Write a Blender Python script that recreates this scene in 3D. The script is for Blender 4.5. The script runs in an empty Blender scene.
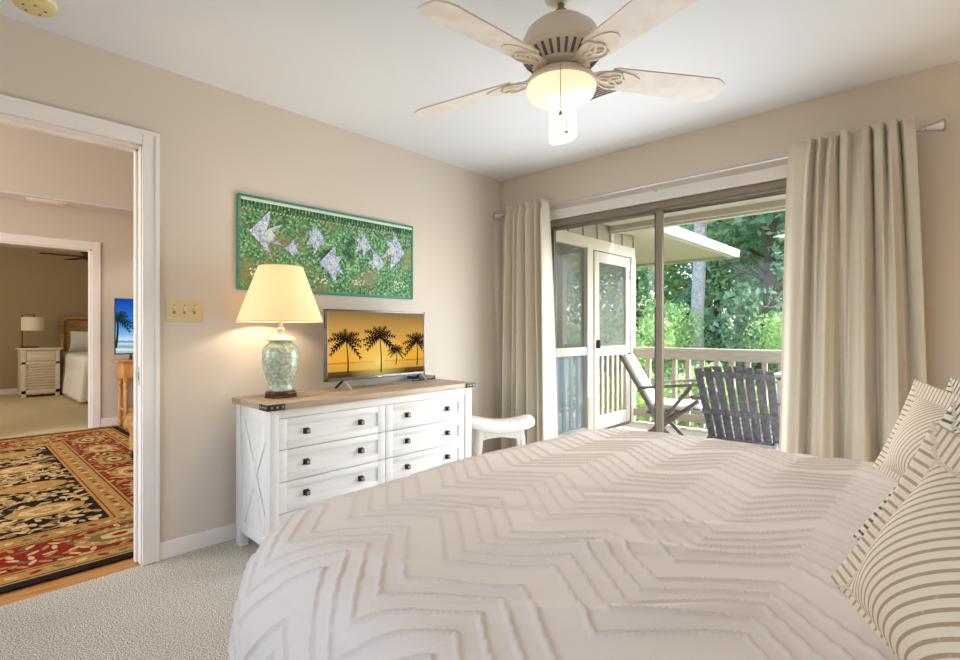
import bpy, bmesh, math, random
import numpy as np
from mathutils import Vector, Matrix
R = math.radians
random.seed(7); rng = np.random.default_rng(7)
sc = bpy.context.scene

# ------------------------------------------------------------------ camera, world, light, exposure
def S(r, g, b, a=1.0):
    f = lambda c: (c/255/12.92) if c/255 <= .04045 else ((c/255+.055)/1.055)**2.4
    return (f(r), f(g), f(b), a)

cam_d = bpy.data.cameras.new('camera'); cam = bpy.data.objects.new('camera', cam_d)
sc.collection.objects.link(cam)
cam.location = (2.863, 0.0, 1.14); cam.rotation_euler = (R(90), 0, R(43))
cam_d.sensor_width = 36; cam_d.lens = 503/960*36; cam_d.clip_start = .02; cam_d.clip_end = 200
sc.camera = cam
sc.view_settings.view_transform = 'Standard'; sc.view_settings.look = 'None'
sc.view_settings.exposure = 0.0; sc.view_settings.gamma = 1.0; sc.view_settings.use_curve_mapping = False
try:
    sc.cycles.use_denoising = True; sc.cycles.max_bounces = 8; sc.cycles.diffuse_bounces = 5
    sc.cycles.transparent_max_bounces = 24; sc.cycles.sample_clamp_indirect = 4.0
    sc.cycles.caustics_reflective = False; sc.cycles.caustics_refractive = False
except Exception: pass

world = bpy.data.worlds.new('world'); sc.world = world; world.use_nodes = True
wn = world.node_tree.nodes; wl = world.node_tree.links
sky = wn.new('ShaderNodeTexSky'); sky.sky_type = 'NISHITA'; sky.sun_disc = False
sky.sun_elevation = R(52); sky.sun_rotation = R(60); sky.air_density = 1.0; sky.dust_density = 2.5
bgn = wn['Background']; wl.new(sky.outputs[0], bgn.inputs[0]); bgn.inputs[1].default_value = 1.0

def light(name, kind, loc, energy, color=(1, 1, 1), rot=(0, 0, 0), **kw):
    d = bpy.data.lights.new(name, kind); d.energy = energy; d.color = color
    for k, v in kw.items(): setattr(d, k, v)
    o = bpy.data.objects.new(name, d); o.location = loc; o.rotation_euler = rot
    sc.collection.objects.link(o); return o

light('sun', 'SUN', (9, 4, 11), 7.0, (1, .95, .87), Vector((9, 4, 11)).to_track_quat('Z', 'Y').to_euler(), angle=R(1.0))
# area lamp for daylight at the sliding door, then two added fill lamps
light('daylight_sliding_door', 'AREA', (1.42, 3.335, .95), 52, (.84, .92, 1.0), (R(-90), 0, 0), shape='RECTANGLE', size=1.75, size_y=1.55)
light('fill_behind_camera', 'AREA', (1.6, -1.15, 1.45), 10, (1.0, .94, .86), (R(90), 0, 0), shape='RECTANGLE', size=2.2, size_y=1.3)  # added fill lamp, placed in an invented window behind the camera
light('fill_living_room', 'AREA', (-2.2, -2.9, 1.6), 120, (1.0, .95, .88), (R(90), 0, 0), shape='RECTANGLE', size=2.4, size_y=1.8)  # added fill lamp that brightens the living room from out of view

# ------------------------------------------------------------------ helpers
def link(o): sc.collection.objects.link(o); return o
ORG = {}
def tag(o, label=None, cat=None, group=None, kind=None):
    if label: o['label'] = label
    if cat: o['category'] = cat
    if group: o['group'] = group
    if kind: o['kind'] = kind
    return o
def thing(name, label, cat, loc=(0, 0, 0), rotz=0, group=None, local=False):
    o = bpy.data.objects.new(name, None); link(o); o.empty_display_size = .05
    o.location = loc; o.rotation_euler = (0, 0, rotz)
    ORG[o.name] = Vector((0, 0, 0)) if local else Vector(loc)
    return tag(o, label, cat, group)
def finish(name, me, m, parent, smooth, org):
    for mm in (m if isinstance(m, (list, tuple)) else [m]): me.materials.append(mm)
    if smooth:
        me.polygons.foreach_set('use_smooth', [True]*len(me.polygons))
        if smooth is not True: me.set_sharp_from_angle(angle=R(smooth))
    o = bpy.data.objects.new(name, me); link(o)
    if parent is not None:
        o.parent = parent
    ORG[o.name] = org
    return o
def obj(name, bm, m, parent=None, smooth=35, recalc=True):
    """bm in world coordinates (or local coordinates of a 'local' thing)."""
    org = ORG[parent.name] if parent is not None else Vector((0, 0, 0))
    if recalc: bmesh.ops.recalc_face_normals(bm, faces=bm.faces[:])
    if parent is not None: bmesh.ops.translate(bm, verts=bm.verts[:], vec=-org)
    me = bpy.data.meshes.new(name); bm.to_mesh(me); bm.free()
    return finish(name, me, m, parent, smooth, org)
def based(name, bm, m, label, cat, group=None, smooth=35):
    """a thing that is one mesh; its origin goes to the base of the mesh"""
    xs = [v.co for v in bm.verts]
    lo = Vector((min(v.x for v in xs), min(v.y for v in xs), min(v.z for v in xs)))
    hi = Vector((max(v.x for v in xs), max(v.y for v in xs), 0))
    b = Vector(((lo.x+hi.x)/2, (lo.y+hi.y)/2, lo.z))
    bmesh.ops.translate(bm, verts=bm.verts[:], vec=-b)
    o = obj(name, bm, m, None, smooth); o.location = b
    ORG[o.name] = b
    return tag(o, label, cat, group)
def struct(name, bm, m, parent=None, smooth=0):
    o = obj(name, bm, m, parent, smooth)
    if parent is None: o['kind'] = 'structure'
    return o
def npobj(name, verts, faces, m, parent=None, smooth=True, midx=None):
    org = ORG[parent.name] if parent is not None else Vector((0, 0, 0))
    me = bpy.data.meshes.new(name)
    v = np.asarray(verts, float) - np.array(org)
    me.from_pydata(v.tolist(), [], [tuple(int(i) for i in f) for f in faces])
    if midx is not None: me.polygons.foreach_set('material_index', np.asarray(midx, dtype=np.int32))
    me.update()
    return finish(name, me, m, parent, smooth, org)
B = bmesh.new
def bx(bm, x0, x1, y0, y1, z0, z1, bev=0.0, rot=None, mi=0, seg=2):
    r = bmesh.ops.create_cube(bm, size=1.0)
    vs = r['verts']
    c = Vector(((x0+x1)/2, (y0+y1)/2, (z0+z1)/2))
    for v in vs: v.co = Vector((v.co.x*(x1-x0), v.co.y*(y1-y0), v.co.z*(z1-z0)))
    fs = list({f for v in vs for f in v.link_faces})
    if bev > 0:
        es = list({e for v in vs for e in v.link_edges})
        rr = bmesh.ops.bevel(bm, geom=es, offset=bev, segments=seg, affect='EDGES', profile=.5)
        vs = list({v for f in rr['faces'] for v in f.verts} | {v for v in vs if v.is_valid})
        fs = list({f for v in vs for f in v.link_faces})
    for f in fs: f.material_index = mi
    M = Matrix.Translation(c) @ (rot.to_4x4() if rot is not None else Matrix.Identity(4))
    for v in vs: v.co = M @ v.co
    return vs
def bar(bm, p, q, w, t, up=(0, 0, 1), bev=0.0, mi=0):
    """rectangular bar from p to q, width w across, thickness t along 'up'"""
    p, q = Vector(p), Vector(q); d = q-p; L = d.length; z = d.normalized()
    u = Vector(up); x = u.cross(z)
    if x.length < 1e-5: x = Vector((1, 0, 0)).cross(z)
    x.normalize(); y = z.cross(x)
    rot = Matrix((x, y, z)).transposed()
    n0 = bx(bm, -w/2, w/2, -t/2, t/2, -L/2, L/2, bev, None, mi)
    M = Matrix.Translation((p+q)/2) @ rot.to_4x4()
    for v in n0: v.co = M @ v.co
def tube(bm, pts, r, n=8, cap=True, mi=0):
    pts = [Vector(p) for p in pts]; rs = r if isinstance(r, (list, tuple)) else [r]*len(pts)
    rings = []; prev = None
    for i, p in enumerate(pts):
        a = pts[max(i-1, 0)]; b = pts[min(i+1, len(pts)-1)]; d = (b-a).normalized()
        if prev is None:
            x = d.cross(Vector((0, 0, 1)))
            if x.length < 1e-3: x = d.cross(Vector((1, 0, 0)))
        else: x = prev - d*prev.dot(d)
        x.normalize(); prev = x; y = d.cross(x)
        rings.append([bm.verts.new(p+(x*math.cos(2*math.pi*k/n)+y*math.sin(2*math.pi*k/n))*rs[i]) for k in range(n)])
    fs = []
    for i in range(len(rings)-1):
        for k in range(n):
            fs.append(bm.faces.new((rings[i][k], rings[i][(k+1) % n], rings[i+1][(k+1) % n], rings[i+1][k])))
    if cap:
        fs.append(bm.faces.new(rings[0][::-1])); fs.append(bm.faces.new(rings[-1]))
    for f in fs: f.material_index = mi
def lathe(bm, c, prof, n=32, axis='Z', mi=0, close=True, sx=1, sy=1):
    """prof: list of (radius, height)"""
    c = Vector(c); rings = []
    for (r, h) in prof:
        ring = []
        for k in range(n):
            a = 2*math.pi*k/n; u, v = r*math.cos(a)*sx, r*math.sin(a)*sy
            co = (u, v, h) if axis == 'Z' else ((h, u, v) if axis == 'X' else (u, h, v))
            ring.append(bm.verts.new(c+Vector(co)))
        rings.append(ring)
    for i in range(len(rings)-1):
        for k in range(n):
            bm.faces.new((rings[i][k], rings[i][(k+1) % n], rings[i+1][(k+1) % n], rings[i+1][k])).material_index = mi
    if close:
        bm.faces.new(rings[0][::-1]).material_index = mi; bm.faces.new(rings[-1]).material_index = mi
def prism(bm, pts, vec, mi=0):
    """closed polygon pts (3D), extruded along vec"""
    a = [bm.verts.new(Vector(p)) for p in pts]; b = [bm.verts.new(Vector(p)+Vector(vec)) for p in pts]; n = len(pts)
    bm.faces.new(a[::-1]).material_index = mi; bm.faces.new(b).material_index = mi
    for k in range(n): bm.faces.new((a[k], a[(k+1) % n], b[(k+1) % n], b[k])).material_index = mi
def lerp(a, b, t): return a+(b-a)*t

# ------------------------------------------------------------------ materials
def mat(name, col, rough=.6, metal=0.0, col2=None, nscale=8, stretch=(1, 1, 1), contrast=(.35, .65), bump=0, bscale=60, detail=4,
        emit=None, estr=0, spec=.5, sheen=0, trans=0, coat=0, bdist=.005):
    m = bpy.data.materials.new(name); m.use_nodes = True
    nt = m.node_tree; N = nt.nodes; L = nt.links; p = N['Principled BSDF']
    p.inputs['Base Color'].default_value = col; p.inputs['Roughness'].default_value = rough
    p.inputs['Metallic'].default_value = metal; p.inputs['Specular IOR Level'].default_value = spec
    if sheen: p.inputs['Sheen Weight'].default_value = sheen
    if trans: p.inputs['Transmission Weight'].default_value = trans
    if coat: p.inputs['Coat Weight'].default_value = coat
    tc = N.new('ShaderNodeTexCoord'); mp = N.new('ShaderNodeMapping'); L.new(tc.outputs['Object'], mp.inputs[0])
    mp.inputs['Scale'].default_value = stretch
    if col2 is not None:
        nz = N.new('ShaderNodeTexNoise'); nz.inputs['Scale'].default_value = nscale; nz.inputs['Detail'].default_value = detail
        L.new(mp.outputs[0], nz.inputs[0])
        cr = N.new('ShaderNodeValToRGB'); cr.color_ramp.elements[0].position = contrast[0]; cr.color_ramp.elements[1].position = contrast[1]
        cr.color_ramp.elements[0].color = col; cr.color_ramp.elements[1].color = col2
        L.new(nz.outputs['Fac'], cr.inputs[0]); L.new(cr.outputs[0], p.inputs['Base Color'])
    if bump:
        nb = N.new('ShaderNodeTexNoise'); nb.inputs['Scale'].default_value = bscale; nb.inputs['Detail'].default_value = 3
        L.new(mp.outputs[0], nb.inputs[0])
        b = N.new('ShaderNodeBump'); b.inputs['Strength'].default_value = bump; b.inputs['Distance'].default_value = bdist
        L.new(nb.outputs['Fac'], b.inputs['Height']); L.new(b.outputs[0], p.inputs['Normal'])
    if emit is not None:
        p.inputs['Emission Color'].default_value = emit; p.inputs['Emission Strength'].default_value = estr
    return m
def nodes(m): return m.node_tree.nodes, m.node_tree.links, m.node_tree.nodes['Principled BSDF']
def emis(name, col, s):
    m = bpy.data.materials.new(name); m.use_nodes = True; N = m.node_tree.nodes; N.remove(N['Principled BSDF'])
    e = N.new('ShaderNodeEmission'); e.inputs[0].default_value = col; e.inputs[1].default_value = s
    m.node_tree.links.new(e.outputs[0], N['Material Output'].inputs[0]); return m

M_wall = mat('wall_paint', S(216, 205, 190), .75, bump=.06, bscale=180, spec=.2)
M_wallwarm = mat('living_wall_paint', S(206, 197, 183), .8, spec=.2)
M_wall3 = mat('far_room_paint', S(178, 158, 124), .85, spec=.2)
M_ceil = mat('ceiling_paint', S(222, 222, 223), .85, bump=.05, bscale=140, spec=.2)
M_trim = mat('trim_paint', S(238, 232, 226), .4, spec=.4)
M_carpet = mat('carpet_pile', S(128, 116, 96), .95, col2=S(246, 240, 226), nscale=210, contrast=(.36, .60), bump=.7, bscale=230, detail=2, spec=.1, bdist=.012)
M_carpet3 = mat('far_carpet', S(196, 178, 140), .95, col2=S(214, 198, 160), nscale=60, spec=.1)
M_oak = mat('oak_floor', S(208, 150, 80), .32, col2=S(172, 112, 52), nscale=9, stretch=(6, .6, 1), spec=.5)
M_white = mat('white_furniture', S(230, 228, 223), .5, col2=S(220, 217, 211), nscale=5, stretch=(8, 8, .7), contrast=(.4, .7))
M_whiteh = mat('white_drawer_wood', S(230, 228, 224), .5, col2=S(221, 218, 212), nscale=5, stretch=(8, .7, 9), contrast=(.4, .7))
M_wood = mat('driftwood_top', S(190, 168, 142), .5, col2=S(150, 128, 104), nscale=4, stretch=(14, .8, 8), contrast=(.3, .72))
M_iron = mat('dark_iron', S(62, 54, 50), .45, metal=.7)
M_ironl = mat('worn_iron_stud', S(150, 146, 142), .35, metal=.8)
M_shade = None
M_brass = mat('brass', S(190, 160, 90), .3, metal=1)
M_chrome = mat('brushed_nickel', S(205, 200, 195), .28, metal=1)
M_gold = mat('rug_gold', S(196, 156, 92), .95, col2=S(170, 126, 66), nscale=60, spec=.1)
M_black = mat('black_plastic', S(26, 26, 28), .35)
M_graymetal = mat('gunmetal_bezel', S(104, 104, 106), .3, metal=.6)
M_silver = mat('silver_plastic', S(190, 188, 182), .35, metal=.3)
M_curtain = mat('curtain_cloth', S(214, 205, 188), .85, col2=S(206, 196, 178), nscale=300, bump=.15, bscale=500, spec=.15, sheen=.2)
M_frame = mat('bronze_door_frame', S(140, 128, 114), .45, metal=.25)
M_framed = mat('dark_door_frame', S(92, 84, 76), .45, metal=.25)
M_deckw = mat('deck_paint', S(196, 190, 178), .7, col2=S(180, 172, 158), nscale=6, stretch=(1, 8, 8))
M_deckf = mat('deck_boards', S(190, 184, 174), .8, col2=S(160, 154, 144), nscale=7, stretch=(1, 10, 1))
M_porch = mat('porch_cream_paint', S(214, 209, 196), .7)
M_porchb = mat('porch_siding_paint', S(186, 180, 166), .8)
M_soffit = mat('soffit_paint', S(200, 194, 182), .8)
M_gutter = mat('gutter_metal', S(212, 212, 208), .35)
M_roof = mat('roof_shingle', S(96, 88, 80), .9, col2=S(70, 64, 58), nscale=20)
M_gray = mat('weathered_teak', S(132, 132, 138), .75, col2=S(98, 96, 102), nscale=7, stretch=(6, 6, .8))
M_graylt = mat('weathered_teak_pale', S(138, 130, 122), .75, col2=S(104, 96, 88), nscale=7, stretch=(3, 3, 3))
M_cushion = mat('white_cushion', S(240, 236, 230), .8)
M_tabletop = mat('white_table_metal', S(222, 226, 232), .4)
M_ivory = mat('ivory_plastic', S(216, 198, 152), .4)
M_ivoryl = mat('ivory_toggle', S(240, 226, 190), .35)
M_ivoryd = mat('toggle_slot', S(150, 126, 84), .5)
M_fan = mat('fan_cream_paint', S(226, 214, 196), .4)
M_blade = mat('fan_blade_whitewash', S(236, 228, 216), .45, col2=S(226, 214, 200), nscale=4, stretch=(3, 3, 3))
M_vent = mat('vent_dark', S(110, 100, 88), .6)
M_smoke = mat('aged_plastic', S(214, 196, 140), .5)
M_pine = mat('honey_pine', S(214, 164, 98), .45, col2=S(190, 134, 70), nscale=6, stretch=(3, 3, .8))
M_wicker = mat('wicker', S(206, 176, 116), .7, col2=S(170, 134, 76), nscale=40, bump=.5, bscale=90)
M_linen = mat('white_linen', S(240, 236, 228), .85, bump=.2, bscale=30)
M_nightst = mat('cream_nightstand', S(226, 216, 196), .55)
M_tan = mat('gold_upholstery', S(184, 146, 80), .85, col2=S(150, 112, 54), nscale=30)
M_dkwood = mat('mahogany', S(92, 46, 26), .3, col2=S(60, 30, 18), nscale=10)

def glass_mat(name, tint=(1, 1, 1, 1), refl=.06, haze=0, hcol=(1, 1, 1, 1)):
    m = bpy.data.materials.new(name); m.use_nodes = True; N = m.node_tree.nodes; L = m.node_tree.links
    N.remove(N['Principled BSDF'])
    t = N.new('ShaderNodeBsdfTransparent'); t.inputs[0].default_value = tint
    g = N.new('ShaderNodeBsdfGlossy'); g.inputs['Roughness'].default_value = .02
    mx = N.new('ShaderNodeMixShader'); mx.inputs[0].default_value = refl
    L.new(t.outputs[0], mx.inputs[1]); L.new(g.outputs[0], mx.inputs[2]); out = mx
    if haze:
        d = N.new('ShaderNodeBsdfDiffuse'); d.inputs[0].default_value = hcol
        tl = N.new('ShaderNodeBsdfTranslucent'); tl.inputs[0].default_value = hcol
        ad = N.new('ShaderNodeMixShader'); ad.inputs[0].default_value = .5
        L.new(d.outputs[0], ad.inputs[1]); L.new(tl.outputs[0], ad.inputs[2])
        m2 = N.new('ShaderNodeMixShader'); m2.inputs[0].default_value = haze
        L.new(mx.outputs[0], m2.inputs[1]); L.new(ad.outputs[0], m2.inputs[2]); out = m2
    L.new(out.outputs[0], N['Material Output'].inputs[0]); return m
M_glass = glass_mat('window_glass', (.97, .98, .98, 1), .012)
M_screen = glass_mat('porch_screen', (.9, .92, .92, 1), .03, .35, S(150, 152, 150))
M_screenlow = glass_mat('porch_screen_pale', (.9, .95, 1, 1), .03, .28, S(205, 216, 228))

# ------------------------------------------------------------------ the room shell
CE = 2.44; YW = 3.359; XR = 3.85; YB = -1.3; DY0, DY1, DZ = -.11, .664, 2.035
b = B(); bx(b, 0, XR, YB, YW, -.1, 0); struct('floor', b, M_carpet)
b = B(); bx(b, -.0, XR+.12, YB-.12, YW+.0, CE, CE+.12); struct('ceiling', b, M_ceil)
b = B(); bx(b, -.11, 0, YB-.12, DY0, 0, 3.4); bx(b, -.11, 0, DY1, YW+.14, 0, 3.4); bx(b, -.11, 0, DY0, DY1, DZ, 3.4)
struct('wall_left', b, M_wall)
WX0, WX1, WZ = .41, 2.36, 2.035
b = B(); bx(b, 0, WX0, YW, YW+.14, 0, CE+.12); bx(b, WX1, XR+.12, YW, YW+.14, 0, CE+.12); bx(b, WX0, WX1, YW, YW+.14, WZ, CE+.12)
struct('wall_back', b, M_wall)
b = B(); bx(b, XR, XR+.12, YB-.12, YW, 0, CE); struct('wall_right', b, M_wall)
b = B(); bx(b, 0, XR, YB-.12, YB, 0, .78); bx(b, 0, XR, YB-.12, YB, 2.12, CE); bx(b, 0, .48, YB-.12, YB, .78, 2.12); bx(b, 2.72, XR, YB-.12, YB, .78, 2.12)
struct('wall_front', b, M_wall)
b = B()
for (x0, x1, z0, z1) in ((.4, .48, .7, 2.2), (2.72, 2.8, .7, 2.2), (.48, 2.72, 2.12, 2.2), (.48, 2.72, .7, .78), (1.57, 1.63, .78, 2.12)):
    bx(b, x0, x1, YB-.02, YB+.02, z0, z1, .004)
struct('window_added', b, M_trim)  # invented window frame, put in to go with the fill lamp there
# door casing of the doorway in the left wall
b = B()
for X0, X1, rv in ((0, .018, 0), (-.125, -.11, .012)):
    bx(b, X0, X1, DY1+rv, DY1+.072, 0, DZ+.072, .004); bx(b, X0, X1, DY0-.072, DY0, 0, DZ+.072, .004); bx(b, X0, X1, DY0, DY1, DZ, DZ+.072, .004)
bx(b, .018, .024, DY1+.052, DY1+.072, 0, DZ+.072, .003); bx(b, .018, .024, DY0, DY1+.06, DZ+.052, DZ+.072, .003)
bx(b, -.11, 0, DY1-.003, DY1+.011, 0, DZ); bx(b, -.11, 0, DY0, DY0+.014, 0, DZ); bx(b, -.11, 0, DY0, DY1, DZ-.008, DZ+.006)
bx(b, -.085, -.05, DY1-.014, DY1-.002, 0, DZ-.007, .002); bx(b, -.085, -.05, DY0, DY1, DZ-.019, DZ-.007, .002)
d1 = struct('door_1', b, M_trim)
b = B(); bx(b, -.042, -.014, DY1-.005, DY1-.0025, .87, .96, .0008); bx(b, -.034, -.022, DY1-.006, DY1-.0025, .895, .935, .0008, mi=1)
obj('strike_plate', b, [mat('painted_strike', S(196, 190, 176), .5), M_vent], d1)
b = B(); bx(b, 0, .014, DY1+.072, YW, 0, .085, .004); bx(b, 0, .014, YB, DY0-.072, 0, .085, .004); struct('baseboard_left', b, M_trim)
b = B(); bx(b, .014, WX0-.06, YW-.014, YW, 0, .085, .004); bx(b, WX1+.06, XR, YW-.014, YW, 0, .085, .004); struct('baseboard_back', b, M_trim)

# sliding door: white head casing, bronze frame, two glazed panels
b = B()
bx(b, WX0-.07, WX1+.07, YW-.022, YW, WZ-.012, 2.098, .004); bx(b, WX0-.07, WX0, YW-.02, YW, 0, WZ-.012, .004); bx(b, WX1, WX1+.07, YW-.02, YW, 0, WZ-.012, .004)
bx(b, WX0-.07, WX1+.07, YW-.03, YW-.022, WZ-.012, WZ+.004, .003)
struct('trim_1', b, M_trim)
b = B()
bx(b, WX0, WX0+.035, YW+.01, YW+.12, 0, WZ); bx(b, WX1-.035, WX1, YW+.01, YW+.12, 0, WZ); bx(b, WX0, WX1, YW+.005, YW+.13, WZ-.055, WZ-.01, .003)
bx(b, WX0, WX1, YW+.01, YW+.13, 0, .03)
bx(b, WX0, WX1, YW+.058, YW+.064, WZ-.075, WZ-.05); bx(b, WX0, WX1, YW+.11, YW+.118, WZ-.075, WZ-.05)
w1 = struct('window_1', b, M_frame)
b = B(); y = YW+.09
bx(b, WX0+.035, WX0+.08, y-.018, y+.018, .03, WZ-.055); bx(b, 1.345, 1.385, y-.018, y+.018, .03, WZ-.055, mi=0)
bx(b, WX0+.08, 1.345, y-.018, y+.018, .03, .1); bx(b, WX0+.08, 1.345, y-.018, y+.018, WZ-.075, WZ-.055)
obj('fixed_panel_frame', b, M_framed, w1)
b = B(); bx(b, WX0+.08, 1.345, y-.003, y+.003, .1, WZ-.075); obj('fixed_pane', b, M_glass, w1)
b = B(); y = YW+.04
bx(b, WX1-.08, WX1-.035, y-.018, y+.018, .03, WZ-.055); bx(b, 1.375, 1.42, y-.018, y+.018, .03, WZ-.055, .003)
bx(b, 1.42, WX1-.08, y-.018, y+.018, .03, .1); bx(b, 1.42, WX1-.08, y-.018, y+.018, WZ-.068, WZ-.055)
obj('sliding_panel_frame', b, M_frame, w1)
b = B(); bx(b, 1.42, WX1-.08, y-.003, y+.003, .1, WZ-.068); obj('sliding_pane', b, M_glass, w1)
b = B(); bx(b, 1.352, 1.376, YW+.05, YW+.075, 1.30, 1.36, .004); obj('latch', b, M_silver, w1)

# ------------------------------------------------------------------ living room and the bedroom beyond
LX = -4.43; HD0, HD1, HZ = .33, 1.20, 2.075
b = B(); bx(b, LX, 0, -3, 3.3, -.1, -.004); struct('floor_living', b, M_oak)
b = B(); bx(b, LX-.12, LX, -3, HD0, 0, 3.5); bx(b, LX-.12, LX, HD1, 3.3, 0, 3.5); bx(b, LX-.12, LX, HD0, HD1, HZ, 3.5); struct('wall_living_far', b, M_wallwarm)
b = B(); bx(b, LX, -4.13, -3, 3.3, 2.55, 3.5); struct('wall_living_bulkhead', b, mat('bulkhead_paint', S(212, 205, 194), .8))
b = B(); bx(b, LX, -4.125, -3, 3.3, 2.535, 2.549); struct('trim_2', b, M_ceil)
b = B(); bx(b, LX-.12, .0, -3.12, 3.42, 3.4, 3.5); struct('ceiling_living', b, M_ceil)
b = B(); bx(b, LX, -.12, 3.3, 3.42, 0, 3.4); struct('wall_living_back', b, M_wallwarm)
b = B(); bx(b, LX, -.12, -3.12, -3, 0, .5); bx(b, LX, -.12, -3.12, -3, 2.6, 3.4); bx(b, LX, -3.5, -3.12, -3, .5, 2.6); bx(b, -.9, -.12, -3.12, -3, .5, 2.6); struct('wall_living_front', b, M_wallwarm)
b = B()
bx(b, LX, LX+.018, HD1, HD1+.08, 0, HZ+.09, .004); bx(b, LX, LX+.018, HD0-.08, HD0, 0, HZ+.09, .004); bx(b, LX, LX+.018, HD0, HD1, HZ, HZ+.09, .004)
bx(b, LX-.12, LX, HD1-.016, HD1, 0, HZ); bx(b, LX-.12, LX, HD0, HD0+.016, 0, HZ); bx(b, LX-.12, LX, HD0, HD1, HZ-.016, HZ)
struct('door_2', b, M_trim)
b = B(); bx(b, LX, LX+.014, HD1+.08, 3.3, 0, .1, .004); bx(b, LX, LX+.014, -3, HD0-.08, 0, .1, .004); struct('baseboard_living', b, M_trim)
# far bedroom
FX = -9.3
b = B(); bx(b, FX, LX, -1.5, 3.6, -.1, -.002); struct('floor_far', b, M_carpet3)
b = B(); bx(b, FX-.1, FX, -1.5, 3.6, 0, 2.6); struct('wall_far_end', b, M_wall3)
b = B(); bx(b, FX, LX-.12, -1.6, -1.5, 0, 2.6); struct('wall_far_left', b, M_wall3)
b = B(); bx(b, FX, LX-.12, 3.6, 3.7, 0, 2.6); struct('wall_far_right', b, M_wall3)
b = B(); bx(b, FX-.1, LX-.12, -1.6, 3.7, 2.6, 2.7); struct('ceiling_far', b, M_ceil)
b = B(); bx(b, FX, FX+.014, -1.5, 3.6, 0, .1); struct('baseboard_far', b, M_trim)
light('fill_far_room', 'AREA', (-6.6, -1.3, 1.6), 44, (1, .9, .74), (R(90), 0, 0), shape='RECTANGLE', size=2, size_y=1.4)  # added area lamp to brighten the far bedroom, no source seen

# ------------------------------------------------------------------ outdoors: deck, porch, roofs, trees
RY = 6.0
b = B()
for i in range(19): bx(b, -.06, 4.3, 3.5+i*.14, 3.5+i*.14+.135, -.07, -.03, .003)
struct('floor_deck', b, M_deckf)
b = B(); bx(b, -4.4, -.14, 3.44, 6.1, -.1, -.03); struct('floor_porch', b, M_deckf)
b = B(); bx(b, -.05, 4.4, 3.5, 5.5, 2.36, 2.44); bx(b, -.05, 4.4, 5.42, 5.5, 2.28, 2.36); struct('ceiling_deck', b, M_soffit)
b = B(); bx(b, -.05, 4.4, 5.36, 5.42, 2.30, 2.36); bx(b, -.02, .7, 4.45, 4.55, 2.31, 2.36); struct('trim_3', b, M_porchb)
b = B(); bx(b, -.4, 4.5, 3.4, 5.56, 2.445, 2.52); struct('roof_deck', b, M_roof)
# porch wall in line with the room's left wall
PX = -.1
b = B()
bx(b, PX-.05, PX+.03, 3.5, 6.05, 2.05, 2.18, .004); bx(b, PX-.03, PX+.01, 3.5, 6.05, 2.18, 2.62, mi=1)
for i in range(9): bx(b, PX+.008, PX+.03, 3.62+i*.3, 3.65+i*.3, 2.18, 2.5, mi=1)
for y0, y1 in ((3.5, 3.58), (4.88, 5.0), (5.93, 6.05)): bx(b, PX-.05, PX+.04, y0, y1, -.03, 2.06, .004)
bx(b, PX-.04, PX+.03, 3.58, 4.88, .86, .95, .004); bx(b, PX-.04, PX+.03, 3.58, 4.88, -.03, .06, .004)
wp = struct('wall_porch', b, [M_porch, M_porchb])
b = B(); bx(b, PX-.012, PX-.008, 3.58, 4.88, .95, 2.06); obj('upper_screen', b, M_screen, wp)
b = B(); bx(b, PX-.012, PX-.008, 3.58, 4.88, .06, .86); obj('lower_screen', b, M_screenlow, wp)
b = B()
for i in range(9): bx(b, PX-.05, PX-.02, 3.66+i*.14, 3.70+i*.14, .06, .86)
obj('picket', b, M_porch, wp)
sd = thing('screen_door', 'cream framed screen door with pickets below, closing the porch beside the deck', 'door', (PX, 5.5, -.03))
b = B(); y0, y1 = 5.06, 5.92
bx(b, PX-.02, PX+.025, y0, y0+.1, 0, 2.04, .004); bx(b, PX-.02, PX+.025, y1-.1, y1, 0, 2.04, .004); bx(b, PX-.02, PX+.025, y0+.1, y1-.1, 1.92, 2.04, .004)
bx(b, PX-.02, PX+.025, y0+.1, y1-.1, .84, .95, .004); bx(b, PX-.02, PX+.025, y0+.1, y1-.1, 0, .15, .004)
obj('door_frame', b, M_porch, sd)
b = B(); bx(b, PX-.004, PX, y0+.1, y1-.1, .95, 1.92); obj('screen', b, M_screen, sd)
for i in range(5):
    b = B(); bx(b, PX-.012, PX+.018, y0+.17+i*.12, y0+.215+i*.12, .15, .84, .003); obj('picket', b, M_porchb, sd)
b = B(); bx(b, PX+.025, PX+.07, y0+.03, y0+.06, .93, 1.03, .006); obj('door_handle', b, M_iron, sd)
for z in (1.04, 1.78):
    b = B(); bx(b, PX+.02, PX+.034, y1-.02, y1+.02, z, z+.1, .003); obj('hinge', b, M_ironl, sd)
# porch roof, its long eave and gutter
b = B(); bx(b, -4.4, PX-.05, 3.51, 8.7, 2.38, 2.42); bx(b, -4.4, .29, 5.57, 8.74, 2.37, 2.42); struct('roof_porch', b, M_roof)
b = B(); bx(b, PX+.03, .30, 5.56, 8.7, 2.33, 2.36); bx(b, -3.4, .30, 8.62, 8.7, 2.29, 2.36); bx(b, -3.4, PX+.03, 6.05, 8.62, 2.33, 2.36); struct('ceiling_eave', b, M_soffit)
g = B()
pr = [(.0, 0), (.07, 0), (.10, .05), (.11, .11), (.10, .11), (.09, .055), (.065, .01), (.0, .01)]
prism(g, [(.30+u, 5.57, 2.31+v) for u, v in pr], (0, 3.18, 0)); bx(g, .28, .30, 5.57, 8.72, 2.30, 2.42)
bx(g, .30, .40, 8.735, 8.75, 2.31, 2.42)
based('rain_gutter', g, M_gutter, 'white metal rain gutter along the eave of the porch roof', 'gutter')
pw = B()
for y0 in (3.52, 4.7, 5.95): bx(pw, -3.4, -3.3, y0, y0+.1, -.03, 2.45)
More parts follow.
